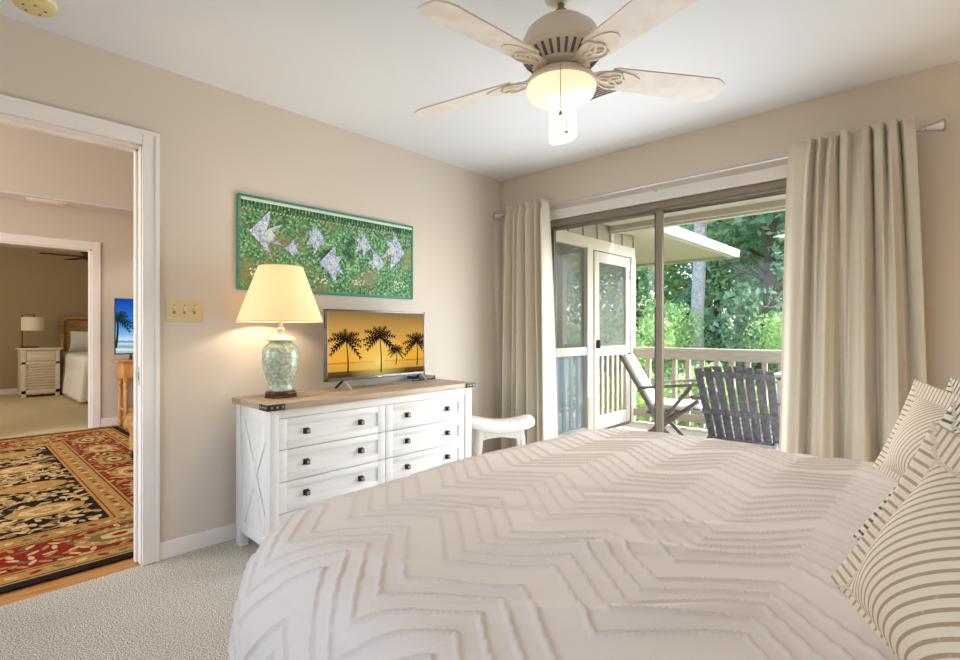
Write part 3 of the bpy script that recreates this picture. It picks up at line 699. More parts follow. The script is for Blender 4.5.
tube(b, [(.16, 1.70, .95), (.17, 1.74, .84), (.20, 1.80, .80), (.16, 1.92, .79), (.20, 2.02, .792), (.15, 2.14, .79), (.18, 2.22, .80), (.14, 2.30, .793), (.05, 2.275, .79), (.03, 2.2, .79)], .003, 6)
based('television_cable', b, M_silver, 'thin pale cable lying on the dresser under the television', 'cable')

# ------------------------------------------------------------------ tapestry
tp = thing('wall_tapestry', 'green quilted wall hanging with lavender angelfish above the dresser', 'wall hanging', (0, 1.72, 1.365))
Mq = bpy.data.materials.new('quilt_green'); Mq.use_nodes = True
N, L, p = nodes(Mq); p.inputs['Roughness'].default_value = .9
tc = N.new('ShaderNodeTexCoord'); v1 = N.new('ShaderNodeTexVoronoi'); v1.inputs['Scale'].default_value = 85; L.new(tc.outputs['Object'], v1.inputs[0])
cr = N.new('ShaderNodeValToRGB'); e = cr.color_ramp.elements; e[0].color = S(56, 104, 72); e[1].color = S(168, 200, 150); e[0].position = .1; e[1].position = .95
for q_, c_ in ((.35, S(78, 134, 86)), (.6, S(104, 156, 104)), (.8, S(128, 170, 122))):
    z_ = e.new(q_); z_.color = c_
sep = N.new('ShaderNodeSeparateColor'); L.new(v1.outputs['Color'], sep.inputs[0]); L.new(sep.outputs[0], cr.inputs[0])
n2 = N.new('ShaderNodeTexNoise'); n2.inputs['Scale'].default_value = 5.5; n2.inputs['Detail'].default_value = 3; L.new(tc.outputs['Object'], n2.inputs[0])
c2 = N.new('ShaderNodeValToRGB'); c2.color_ramp.elements[0].position = .52; c2.color_ramp.elements[0].color = (0, 0, 0, 1); c2.color_ramp.elements[1].position = .68; c2.color_ramp.elements[1].color = (.75, .75, .75, 1)
L.new(n2.outputs['Fac'], c2.inputs[0]); mx = N.new('ShaderNodeMix'); mx.data_type = 'RGBA'; L.new(c2.outputs[0], mx.inputs[0]); L.new(cr.outputs[0], mx.inputs[6]); mx.inputs[7].default_value = S(146, 136, 100)
c3 = N.new('ShaderNodeValToRGB'); c3.color_ramp.elements[0].position = .3; c3.color_ramp.elements[0].color = (.8, .8, .8, 1); c3.color_ramp.elements[1].position = .4; c3.color_ramp.elements[1].color = (0, 0, 0, 1)
L.new(n2.outputs['Fac'], c3.inputs[0]); m3 = N.new('ShaderNodeMix'); m3.data_type = 'RGBA'; L.new(c3.outputs[0], m3.inputs[0]); L.new(mx.outputs[2], m3.inputs[6]); m3.inputs[7].default_value = S(30, 62, 36)
L.new(m3.outputs[2], p.inputs['Base Color'])
bb = N.new('ShaderNodeBump'); bb.inputs['Strength'].default_value = .5; bb.inputs['Distance'].default_value = .004; L.new(v1.outputs['Distance'], bb.inputs['Height']); L.new(bb.outputs[0], p.inputs['Normal'])
qy0, qy1, qz0, qz1 = 1.11, 2.338, 1.365, 1.89
b = B(); bx(b, .003, .014, qy0, qy1, qz0, qz1, .003); obj('quilted_panel', b, Mq, tp)
M_bind = mat('binding_teal', S(88, 158, 138), .85, col2=S(66, 130, 112), nscale=80)
b = B(); w = .014
bx(b, .002, .018, qy0-.003, qy0+w, qz0, qz1, .003); bx(b, .002, .018, qy1-w, qy1+.003, qz0, qz1, .003); bx(b, .002, .018, qy0, qy1, qz0-.003, qz0+w, .003); bx(b, .002, .018, qy0, qy1, qz1-w, qz1+.003, .003)
obj('binding', b, M_bind, tp)
b = B(); bx(b, .014, .021, qy0+w, qy1-w, qz1-.028, qz1-.012, .002); obj('pale_ribbon', b, mat('ribbon_mint', S(206, 226, 208), .7), tp)
b = B(); k = 0
yy = qy0+.022
while yy < qy1-.02:
    b.faces.new([b.verts.new(q) for q in ((.0165, yy-.006, qz1-.026), (.0165, yy+.006, qz1-.026), (.0165, yy+.001, qz1-.074), (.0165, yy-.001, qz1-.074))])
    bx(b, .0155, .020, yy-.0035, yy+.0035, qz1-.080, qz1-.072, .001, mi=1); yy += .0215
obj('fringe', b, [mat('fringe_dark', S(44, 86, 58), .9), mat('bead_pink', S(222, 206, 196), .5)], tp, smooth=0)
Mfish = bpy.data.materials.new('fish_print'); Mfish.use_nodes = True
N, L, p = nodes(Mfish); p.inputs['Roughness'].default_value = .8
tc = N.new('ShaderNodeTexCoord'); wv = N.new('ShaderNodeTexNoise'); wv.inputs['Scale'].default_value = 55; wv.inputs['Detail'].default_value = 2; wv.inputs['Distortion'].default_value = 1.5; L.new(tc.outputs['Object'], wv.inputs[0])
cr = N.new('ShaderNodeValToRGB'); e = cr.color_ramp.elements; e[0].position = .3; e[0].color = S(112, 100, 152); e[1].position = .68; e[1].color = S(226, 234, 226)
for q_, c_ in ((.42, S(150, 148, 192)), (.5, S(180, 186, 212)), (.58, S(190, 212, 214))):
    z_ = e.new(q_); z_.color = c_
L.new(wv.outputs['Fac'], cr.inputs[0]); L.new(cr.outputs[0], p.inputs['Base Color'])
Mfishc = mat('fish_belly_print', S(176, 194, 190), .8, col2=S(214, 224, 206), nscale=50)
FISH = [[(1.169, 1.693), (1.218, 1.745), (1.291, 1.827), (1.286, 1.772), (1.268, 1.713), (1.314, 1.737), (1.365, 1.756), (1.326, 1.721), (1.286, 1.681), (1.32, 1.652), (1.374, 1.63), (1.314, 1.64), (1.268, 1.64), (1.28, 1.607), (1.294, 1.565), (1.251, 1.609), (1.207, 1.654)], [(1.374, 1.618), (1.404, 1.645), (1.431, 1.678), (1.435, 1.643), (1.459, 1.658), (1.447, 1.621), (1.466, 1.599), (1.441, 1.597), (1.428, 1.572), (1.41, 1.593)], [(1.642, 1.706), (1.595, 1.748), (1.545, 1.79), (1.553, 1.742), (1.51, 1.742), (1.536, 1.707), (1.51, 1.658), (1.549, 1.663), (1.562, 1.604), (1.589, 1.644)], [(1.595, 1.559), (1.656, 1.621), (1.705, 1.676), (1.708, 1.608), (1.762, 1.613), (1.726, 1.565), (1.769, 1.493), (1.719, 1.521), (1.705, 1.432), (1.67, 1.491)], [(1.981, 1.69), (1.942, 1.745), (1.896, 1.805), (1.899, 1.739), (1.843, 1.745), (1.88, 1.711), (1.85, 1.649), (1.908, 1.675), (1.919, 1.617), (1.942, 1.666)], [(2.087, 1.594), (2.054, 1.631), (1.977, 1.687), (1.993, 1.618), (1.942, 1.586), (1.989, 1.578), (1.977, 1.543), (2.018, 1.571), (2.03, 1.534), (2.062, 1.571)], [(2.259, 1.688), (2.215, 1.753), (2.158, 1.836), (2.158, 1.753), (2.079, 1.756), (2.129, 1.715), (2.062, 1.632), (2.146, 1.668), (2.129, 1.556), (2.206, 1.626)]]
for k, pts in enumerate(FISH):
    b = B(); prism(b, [(.012, y, z) for y, z in pts], (.006+.001*(k % 2), 0, 0))
    cy_ = sum(q[0] for q in pts)/len(pts); cz_ = sum(q[1] for q in pts)/len(pts); sz = max(q[0] for q in pts)-min(q[0] for q in pts)
    s_ = .16*sz; prism(b, [(.018, cy_-s_, cz_), (.018, cy_, cz_-s_*1.2), (.018, cy_+s_, cz_), (.018, cy_, cz_+s_*1.2)], (.003, 0, 0), mi=1)
    obj('angelfish_patch', b, [Mfish, Mfishc], tp, smooth=0)
q = random.Random(5); M_flow = mat('flower_cream', S(234, 226, 206), .6)
for (fy, fz, n_) in [(1.609, 1.444, 12), (1.88, 1.45, 14), (2.215, 1.466, 14), (1.218, 1.466, 10)]:
    for i in range(n_):
        b = B(); lathe(b, (.013, fy+q.uniform(-.045, .045), fz+q.uniform(-.016, .016)), [(.0065, 0), (.006, .004), (.002, .007)], 7, 'X'); obj('bead_flower', b, M_flow, tp)

# ------------------------------------------------------------------ switch plate, smoke detector, vent
sw = thing('light_switch', 'ivory three gang light switch plate on the wall beside the doorway', 'light switch', (0, .85, 1.182))
b = B(); bx(b, 0, .006, .766, .933, 1.182, 1.292, .003); obj('plate', b, M_ivory, sw)
for i in range(3):
    yy = .8035+i*.046
    b = B(); bx(b, .004, .0075, yy-.006, yy+.006, 1.222, 1.252, .001); obj('slot', b, M_ivoryd, sw)
    b = B(); bar(b, (.005, yy, 1.238), (.018, yy, 1.252), .010, .008, (0, 0, 1), .001); obj('toggle', b, M_ivoryl, sw)
    for zz in (1.207, 1.267):
        b = B(); lathe(b, (.005, yy, zz), [(.003, 0), (.003, .0018)], 8, 'X'); obj('screw', b, M_ivoryd, sw)
sm = thing('smoke_detector', 'round yellowed smoke detector on the ceiling above the doorway', 'smoke detector', (.235, .25, 2.40))
b = B(); lathe(b, (.235, .25, CE), [(.07, 0), (.072, -.01), (.068, -.016)], 32); obj('mount', b, M_ivoryl, sm)
b = B(); lathe(b, (.235, .25, CE), [(.066, -.016), (.064, -.034), (.055, -.040), (.02, -.041)], 32); obj('cover', b, M_smoke, sm)
b = B()
for a in range(5): bx(b, .235+.035*math.cos(a*1.26)-.004, .235+.035*math.cos(a*1.26)+.004, .25+.035*math.sin(a*1.26)-.004, .25+.035*math.sin(a*1.26)+.004, CE-.0425, CE-.0405)
obj('sensor_hole', b, M_vent, sm)
vt = thing('ceiling_vent', 'white slatted air vent on the ceiling just behind the fan light', 'vent', (1.46, 2.42, 2.42))
b = B(); vx0, vx1, vy0, vy1 = 1.30, 1.62, 2.33, 2.51
bx(b, vx0, vx1, vy0, vy0+.02, CE-.012, CE, .003); bx(b, vx0, vx1, vy1-.02, vy1, CE-.012, CE, .003); bx(b, vx0, vx0+.02, vy0, vy1, CE-.012, CE, .003); bx(b, vx1-.02, vx1, vy0, vy1, CE-.012, CE, .003); obj('frame', b, M_trim, vt)
b = B(); bx(b, vx0+.02, vx1-.02, vy0+.02, vy1-.02, CE-.003, CE-.001); obj('backing', b, M_vent, vt)
for i in range(7):
    b = B(); y = vy0+.03+i*.021; bar(b, (vx0+.02, y, CE-.008), (vx1-.02, y, CE-.008), .002, .014, (0, .7, .7)); obj('slat', b, M_trim, vt)
# hallway ceiling register
b = B(); bx(b, -4.36, -4.2, .62, .95, 2.525, 2.536, .003)
for i in range(6): bx(b, -4.34+i*.022, -4.33+i*.022, .65, .92, 2.521, 2.526)
based('ceiling_register', b, M_trim, 'white air register under the living room bulkhead', 'vent')

# ------------------------------------------------------------------ ceiling fan
fx, fy = 1.79, 1.60
F = thing('ceiling_fan', 'cream five blade ceiling fan with a lit bowl light and pull chains', 'ceiling fan', (fx, fy, 1.98))
b = B(); lathe(b, (fx, fy, 0), [(.068, CE), (.070, CE-.02), (.062, CE-.05), (.035, CE-.068), (.02, CE-.07)], 36); obj('canopy', b, M_fan, F)
b = B(); lathe(b, (fx, fy, 0), [(.013, CE-.06), (.013, 2.30)], 16); lathe(b, (fx, fy, 0), [(.024, 2.345), (.026, 2.335), (.024, 2.315)], 20); obj('downrod', b, mat('downrod_nickel', S(150, 140, 128), .35, metal=.8), F)
b = B(); lathe(b, (fx, fy, 0), [(.02, 2.310), (.05, 2.307), (.098, 2.290), (.132, 2.260), (.150, 2.218), (.155, 2.186), (.148, 2.178), (.149, 2.174), (.100, 2.126), (.065, 2.122)], 48); mh = obj('motor_housing', b, M_fan, F)
for k in range(30):
    a = k*2*math.pi/30; c, s = math.cos(a), math.sin(a); b = B()
    bar(b, (fx+.143*c, fy+.143*s, 2.1675), (fx+.108*c, fy+.108*s, 2.1332), .010, .006, (c*.7, s*.7, -.7)); obj('vent_slot', b, M_vent, mh)
b = B(); lathe(b, (fx, fy, 0), [(.07, 2.128), (.072, 2.122), (.05, 2.118), (.045, 2.11)], 36); obj('flywheel', b, M_fan, F)
b = B(); lathe(b, (fx, fy, 0), [(.05, 2.13), (.066, 2.12), (.095, 2.105), (.125, 2.082), (.134, 2.066), (.130, 2.060), (.10, 2.058)], 48); obj('light_fitter', b, M_fan, F)
M_globe = mat('lit_opal_glass', S(250, 240, 220), .35, emit=S(255, 228, 184), estr=.74)
b = B(); lathe(b, (fx, fy, 0), [(.122, 2.066), (.129, 2.056), (.130, 2.044), (.122, 2.026), (.104, 2.012), (.076, 2.003), (.045, 1.999), (.012, 1.998)], 48); obj('glass_bowl', b, M_globe, F)
for k in range(5):
    a = R(51+72*k); rad = Vector((math.cos(a), math.sin(a), 0)); tan = Vector((-math.sin(a), math.cos(a), 0)); o0 = Vector((fx, fy, 0))
    pitch = R(11); side = tan*math.cos(pitch)-Vector((0, 0, math.sin(pitch))); nrm = rad.cross(side)
    zb = 2.105
    W = lambda r_, w_, h_=0: o0+rad*r_+side*w_+nrm*h_+Vector((0, 0, zb-.05*(r_-.2)))
    out = [(.19, -.052), (.21, -.058), (.45, -.066), (.585, -.070), (.61, -.066), (.642, -.046), (.646, -.03), (.646, .03), (.642, .046), (.61, .066), (.585, .070), (.45, .066), (.21, .058), (.19, .052)]
    b = B(); prism(b, [W(r_, w_, -.003) for r_, w_ in out], nrm*.006); bl = obj('blade', b, M_blade, F)
    # scrolled blade iron: arm plus three oval rings
    b = B(); bar(b, o0+rad*.05+Vector((0, 0, 2.130)), W(.16, 0, -.006), .022, .012, (0, 0, 1), .003)
    for (rc, wc, ra, rb, th) in ((.185, .018, .045, .024, .35), (.185, -.018, .045, .024, -.35), (.215, 0, .03, .024, 0)):
        pts = []
        for j in range(25):
            t = j*2*math.pi/24; u = ra*math.cos(t); v = rb*math.sin(t); pts.append(W(rc+u*math.cos(th)-v*math.sin(th), wc+u*math.sin(th)+v*math.cos(th), -.0075))
        tube(b, pts, .0055, 6)
    prism(b, [W(.14+.105*math.cos(j*.4488)*1.0+.07, .047*math.sin(j*.4488), -.0062) for j in range(14)], nrm*.003)
    obj('blade_iron', b, M_fan, F)
for (dx, dy, z0, z1) in ((.075, -.115, 2.075, 1.91), (.02, .005, 1.992, 1.895)):
    b = B(); x, y = fx+dx, fy+dy
    n_ = int((z0-z1)/.012)
    tube(b, [(x, y, z0), (x, y, z1)], .0016, 6); lathe(b, (x, y, z1), [(.002, .004), (.006, 0), (.008, -.007), (.005, -.014), (.001, -.016)], 12); obj('pull_chain', b, M_brass, F)
light('fan_bulb', 'AREA', (fx, fy, 1.990), 4, (1, .88, .70), shape='DISK', size=.2)

# ------------------------------------------------------------------ stool
st = thing('stool', 'small white saddle seat stool between the dresser and left curtain', 'stool', (.40, 2.86, 0), R(-43), local=True)
sx0, sy0 = 0, 0
V = []; Fc = []; nu, nv = 30, 12
prof = [(-.97, -.012), (-1, 0), (-1, .024), (-.93, .042), (-.7, .052), (0, .056), (.7, .052), (.93, .042), (1, .024), (1, 0), (.97, -.012)]
b = B(); rows = []
for i in range(nu+1):
    u = i/nu*2-1; yy = sy0+u*.245; lift = .405+.05*u*u; sc_ = 1-.25*abs(u)**6
    rows.append([b.verts.new((sx0+w*.145*sc_, yy, lift+h*(1-.4*abs(u)**8))) for w, h in prof])
for i in range(nu):
    for j in range(len(prof)-1): b.faces.new((rows[i][j], rows[i][j+1], rows[i+1][j+1], rows[i+1][j]))
    b.faces.new((rows[i][-1], rows[i][0], rows[i+1][0], rows[i+1][-1]))
b.faces.new(rows[0]); b.faces.new(rows[-1][::-1]); obj('seat', b, mat('white_leatherette', S(238, 236, 232), .4, bump=.1, bscale=20), st, smooth=True)
for s in (-1, 1):
    for t in (-1, 1):
        b = B(); bar(b, (sx0+t*.13, sy0+s*.19, 0), (sx0+t*.10, sy0+s*.145, .415), .045, .036, (0, 1, 0), .004); obj('leg', b, M_white, st)
    b = B(); bar(b, (sx0-.115, sy0+s*.17, .2), (sx0+.115, sy0+s*.17, .2), .02, .03, (0, 0, 1), .003); obj('stretcher', b, M_white, st)
for t in (-1, 1):
    b = B(); yy = [-.15, -.1, 0, .1, .15]; top = .43
    pts = [(sx0+t*.105, sy0+y_, .405+.05*(y_/.245)**2) for y_ in yy] + [(sx0+t*.105, sy0+y_, .335+.03*(1-(y_/.15)**2)) for y_ in yy[::-1]]
    prism(b, pts, (.02*t, 0, 0)); obj('apron', b, M_white, st)

# ------------------------------------------------------------------ bed
bed = thing('bed', 'large bed with an off white chevron tufted comforter', 'bed', (2.6, 1.4, 0))
bx0, bx1, by0, by1, bz = 1.46, 3.60, .42, 2.40, .655
b = B(); bx(b, bx0+.16, bx1, by0+.12, by1-.12, .32, .60, .08, seg=4); obj('mattress', b, M_linen, bed)
b = B(); bx(b, bx0+.17, bx1, by0+.13, by1-.13, .10, .32, .02); obj('box_spring', b, M_linen, bed)
b = B(); bx(b, 3.66, 3.72, by0-.02, by1+.02, .1, 1.25, .02); bx(b, 3.64, 3.66, by0+.1, by1-.1, .5, 1.15, .008); obj('headboard', b, M_white, bed)
for x in (bx0+.15, bx1-.1):
    for y in (by0+.2, by1-.2):
        b = B(); bx(b, x-.03, x+.03, y-.03, y+.03, 0, .1, .004); obj('leg', b, M_dkwood, bed)
# comforter: a flat cloth grid wrapped over a rounded rectangle, tufted chevron ridges raised on it
step = .0042; x0c, x1c, y0c, y1c = bx0-.62, 3.58, by0-.62, by1+.62
nx = int((x1c-x0c)/step)+1; ny = int((y1c-y0c)/step)+1
gx = np.linspace(x0c, x1c, nx); gy = np.linspace(y0c, y1c, ny); U, Vv = np.meshgrid(gx, gy, indexing='ij')
rc = .37
ex0, ey0, ey1 = bx0+.035+rc, by0+.035+rc, by1-.035-rc      # inner core of the rounded footprint (open towards the headboard)
qx = np.minimum(U-ex0, 0.0); qy = np.where(Vv < ey0, Vv-ey0, np.where(Vv > ey1, Vv-ey1, 0.0))
dist = np.hypot(qx, qy); nxn = np.where(dist > 1e-9, qx/np.maximum(dist, 1e-9), 0); nyn = np.where(dist > 1e-9, qy/np.maximum(dist, 1e-9), 0)
sd = dist-rc                       # <0 inside the top, >0 hanging
sdc = np.minimum(sd, .60)
ra = .13                           # fold-over radius
ang = np.clip(sdc+ra*.7, 0, ra*math.pi/2)/ra
flat = np.minimum(sdc, -ra*.7)
hang = np.maximum(sdc+ra*.7-ra*math.pi/2, 0)
per = np.arctan2(nyn, nxn)*1.2 + Vv*2.0+U*2.0
outw = flat + ra*np.sin(ang) + hang*.10 + .018*np.sin(per*9)*np.clip(hang*3, 0, 1)
zz = bz - ra*(1-np.cos(ang)) - hang*.985
Px = np.where(dist > 0, (U-qx)+nxn*(outw+rc), U); Py = np.where(dist > 0, (Vv-qy)+nyn*(outw+rc), Vv)
Pz = zz.copy()
# soft loft and wrinkles of the filling
inside = np.clip(-sd/.25, 0, 1)
Pz += .030*inside**.5*(1-np.exp(-((U-2.2)/.9)**2)*.0) - .012
Pz += .006*np.sin(U*5.1+1.3*np.sin(Vv*3.1))*np.cos(Vv*4.3+.7) + .004*np.sin(U*11+Vv*7)
for (wx, wy, th, ln, wd, am) in ((2.34, .98, .72, .20, .022, .014), (2.30, 1.15, .75, .22, .020, .011), (2.12, 1.32, .62, .12, .02, -.012), (2.55, .85, .9, .14, .02, .010), (2.42, .72, .6, .2, .025, .012), (1.98, 1.02, .6, .12, .02, -.010), (2.02, .6, .2, .2, .03, .01), (2.18, 1.70, .7, .10, .02, -.010)):
    du = (U-wx)*math.cos(th)+(Vv-wy)*math.sin(th); dv = -(U-wx)*math.sin(th)+(Vv-wy)*math.cos(th)
    Pz += am*np.exp(-(du/ln)**2-(dv/wd)**2)
# chevron ridges: zigzag along the bed, in groups of five
Pp = .342; amp = .147
tri = np.abs(((U-2.12)/Pp+.5) % 1.0-.5)*2.0           # 0 at the near points, 1 at the far points
yl = Vv-amp*tri + .006*np.sin(U*9)+.004*np.sin(U*23+Vv*9)
ph = (yl-1.006) % .320
ridge = np.zeros_like(ph)
for k in range(5):
    ridge = np.maximum(ridge, np.clip(1-(np.abs(ph-k*.0555+0)/.0068)**2, 0, 1))
ridge = np.maximum(ridge, np.clip(1-(np.abs(ph-.320)/.0068)**2, 0, 1))
along = (U+Vv*.6)/.0095
tuft = .7+.3*np.sin(along*2*math.pi/1.4)
hgt = .0074*np.sqrt(ridge)*tuft
Nx = np.sin(ang)*nxn; Ny = np.sin(ang)*nyn; Nz = np.cos(ang)
Px += Nx*hgt; Py += Ny*hgt; Pz += Nz*hgt
idx = np.arange(nx*ny).reshape(nx, ny); keep = sd < .60+step*1.5
q4 = np.stack([idx[:-1, :-1], idx[1:, :-1], idx[1:, 1:], idx[:-1, 1:]], -1); kk = keep[:-1, :-1] & keep[1:, :-1] & keep[1:, 1:] & keep[:-1, 1:]
q4 = q4[kk]; used = np.unique(q4); remap = -np.ones(nx*ny, int); remap[used] = np.arange(len(used))
P3 = np.stack([Px.ravel(), Py.ravel(), np.maximum(Pz.ravel(), .012)], 1)[used]
Mcomf = mat('comforter_cotton', S(230, 218, 209), .85, bump=.10, bscale=220, spec=.15, sheen=.15)
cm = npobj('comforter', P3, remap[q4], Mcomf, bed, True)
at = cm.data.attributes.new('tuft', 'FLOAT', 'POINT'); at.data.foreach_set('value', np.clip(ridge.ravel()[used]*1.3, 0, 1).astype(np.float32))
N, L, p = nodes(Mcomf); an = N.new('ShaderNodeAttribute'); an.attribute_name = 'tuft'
mx = N.new('ShaderNodeMix'); mx.data_type = 'RGBA'; L.new(an.outputs['Fac'], mx.inputs[0]); mx.inputs[6].default_value = S(233, 222, 213); mx.inputs[7].default_value = S(225, 213, 203); L.new(mx.outputs[2], p.inputs['Base Color'])  # ridge colour darkened to strengthen the shade along the chevron lines

# ------------------------------------------------------------------ pillows
def stripe_mat(name, base, stripe, freq, width):
    m = bpy.data.materials.new(name); m.use_nodes = True; N, L, p = nodes(m); p.inputs['Roughness'].default_value = .85; p.inputs['Specular IOR Level'].default_value = .15
    at = N.new('ShaderNodeAttribute'); at.attribute_name = 'stripe'; sp = N.new('ShaderNodeSeparateXYZ'); L.new(at.outputs['Vector'], sp.inputs[0])
    mu = N.new('ShaderNodeMath'); mu.operation = 'FRACT'; L.new(sp.outputs['X'], mu.inputs[0])
    ct = N.new('ShaderNodeMath'); ct.operation = 'LESS_THAN'; L.new(mu.outputs[0], ct.inputs[0]); ct.inputs[1].default_value = width
    nz = N.new('ShaderNodeTexNoise'); nz.inputs['Scale'].default_value = 90; tc = N.new('ShaderNodeTexCoord'); L.new(tc.outputs['Object'], nz.inputs[0])
    mm = N.new('ShaderNodeMath'); mm.operation = 'MULTIPLY'; L.new(ct.outputs[0], mm.inputs[0]); L.new(nz.outputs['Fac'], mm.inputs[1])
    m2 = N.new('ShaderNodeMath'); m2.operation = 'MULTIPLY'; L.new(mm.outputs[0], m2.inputs[0]); m2.inputs[1].default_value = 2.6; m2.use_clamp = True
    mx = N.new('ShaderNodeMix'); mx.data_type = 'RGBA'; L.new(m2.outputs[0], mx.inputs[0]); mx.inputs[6].default_value = base; mx.inputs[7].default_value = stripe
    L.new(mx.outputs[2], p.inputs['Base Color'])
    b = N.new('ShaderNodeBump'); b.inputs['Strength'].default_value = .15; b.inputs['Distance'].default_value = .003; n3 = N.new('ShaderNodeTexNoise'); n3.inputs['Scale'].default_value = 400; L.new(tc.outputs['Object'], n3.inputs[0]); L.new(n3.outputs['Fac'], b.inputs['Height']); L.new(b.outputs[0], p.inputs['Normal'])
    return m
def pillow_mesh(w, h, t, flange, pitch):
    """pillow in local axes: x across, z up, y thickness; returns verts, faces, stripe coordinate per vertex"""
    n = 64; V = []; SC = []; F = []
    u = np.linspace(-1, 1, n)
    for side in (-1, 1):
        for i in range(n):
            for j in range(n):
                a, c = u[i], u[j]
                X_ = a*w/2*(1-.05*(c*c)*(1-a*a)*1.0); Z_ = c*h/2
                # pinched edges, pointed corners
                X_ = a*w/2*(1-.06*(1-c*c)*a*a); Z_ = c*h/2*(1-.06*(1-a*a)*c*c)
                fl = flange; ai = min(1, abs(a)/(1-fl*2/w)); ci = min(1, abs(c)/(1-fl*2/h))
                th = t/2*((1-ai**2.2)*(1-ci**2.2))**.75+.004
                V.append((X_, side*th, Z_))
                if abs(a) > 1-fl*2/w or abs(c) > 1-fl*2/h:
                    da = (1-abs(a))*w/2; dc = (1-abs(c))*h/2
                    s = (Z_ if da < dc else X_)/(pitch*1.05)
                else:
                    s = math.hypot(w*.62-X_, Z_+h*.75)/pitch*.95
                SC.append((s, 0, 0))
    for sidx in range(2):
        o = sidx*n*n
        for i in range(n-1):
            for j in range(n-1):
                q = (o+i*n+j, o+(i+1)*n+j, o+(i+1)*n+j+1, o+i*n+j+1); F.append(q if sidx == 0 else q[::-1])
    for k in range(n-1):
        for (p_, q_) in (((0, k), (0, k+1)), ((n-1, k+1), (n-1, k)), ((k+1, 0), (k, 0)), ((k, n-1), (k+1, n-1))):
            a_ = p_[0]*n+p_[1]; b_ = q_[0]*n+q_[1]; F.append((a_, b_, b_+n*n, a_+n*n))
    return np.array(V), F, SC
def pillow(name, label, c0, c1, up, w, h, t, m, group):
    """c0: bottom far corner, c1: direction of bottom edge, up: direction of side edge"""
    ex = Vector(c1).normalized(); ez = Vector(up).normalized(); ey = ez.cross(ex).normalized()
    V, Fq, SC = pillow_mesh(w, h, t, .052, .0165)
    R3 = np.array([list(ex), list(ey), list(ez)])
    cen = Vector(c0)+ex*w/2+ez*h/2
    W_ = V @ R3
    zmin = W_[:, 2].min(); base = Vector((cen.x, cen.y, cen.z+zmin))
    o = npobj(name, W_-np.array((0, 0, zmin)), Fq, m, None, True); o.location = base
    at = o.data.attributes.new('stripe', 'FLOAT_VECTOR', 'POINT'); at.data.foreach_set('vector', np.array(SC, dtype=np.float32).ravel())
    return tag(o, label, 'pillow', group)
cream = S(228, 215, 196)
M_pt = stripe_mat('tan_stripe', cream, S(176, 154, 128), 40, .32); M_pd = stripe_mat('charcoal_stripe', cream, S(92, 92, 96), 40, .36)
G = 'striped throw pillows on the bed'
pillow('throw_pillow', 'tan striped throw pillow, nearest and largest in view on the bed', (2.687, 1.142, .648), (.46, -.88, -.10), (.156, -.06, .335), .60, .385, .15, M_pt, G)
pillow('throw_pillow', 'charcoal striped throw pillow behind the nearest tan striped pillow', (2.70, 1.40, .662), (.44, -.89, -.05), (.167, .03, .32), .60, .375, .13, M_pd, G)
pillow('throw_pillow', 'tan striped throw pillow, farther one beside the right curtain', (2.663, 2.18, .648), (.44, -.89, -.06), (.119, -.027, .325), .58, .355, .13, M_pt, G)
pillow('throw_pillow', 'charcoal striped throw pillow behind the farther tan striped pillow', (2.76, 2.37, .662), (.44, -.89, -.05), (.105, -.07, .305), .58, .345, .13, M_pd, G)
for y0 in (1.25, 2.28):
    pillow('bed_pillow', 'plain white sleeping pillow against the headboard, '+('nearer one' if y0 < 2 else 'farther one'), (3.30, y0, .672), (0, -1, 0), (.5, 0, .86), .75, .46, .18, M_linen, 'sleeping pillows')
# bedside lamp out of frame to the right
ns = thing('bedside_table', 'white bedside table beside the bed at the right wall', 'table', (3.45, 2.85, 0))
b = B(); bx(b, 3.2, 3.7, 2.62, 3.08, .6, .64, .006); obj('table_top', b, M_wood, ns)
b = B(); bx(b, 3.22, 3.68, 2.64, 3.06, .12, .6, .004); obj('cabinet', b, M_white, ns)
for x in (3.25, 3.65):
    for y in (2.67, 3.03):
        b = B(); bx(b, x-.025, x+.025, y-.025, y+.025, 0, .12, .003); obj('leg', b, M_white, ns)
bl = thing('bedside_lamp', 'lit bedside lamp with cream shade on the bedside table', 'lamp', (3.42, 2.85, .64))
b = B(); lathe(b, (3.42, 2.85, .64), [(.07, 0), (.072, .02), (.05, .03), (.08, .12), (.085, .2), (.05, .27), (.015, .29), (.012, .36)], 28); obj('base', b, Mcel, bl)
b = B(); lathe(b, (3.42, 2.85, .64), [(.2, .34), (.12, .60), (.117, .60), (.197, .34)], 40, close=False); obj('lamp_shade', b, M_shade, bl)
light('bedside_bulb', 'POINT', (3.42, 2.85, 1.08), 15, (1, .78, .50), shadow_soft_size=.04)

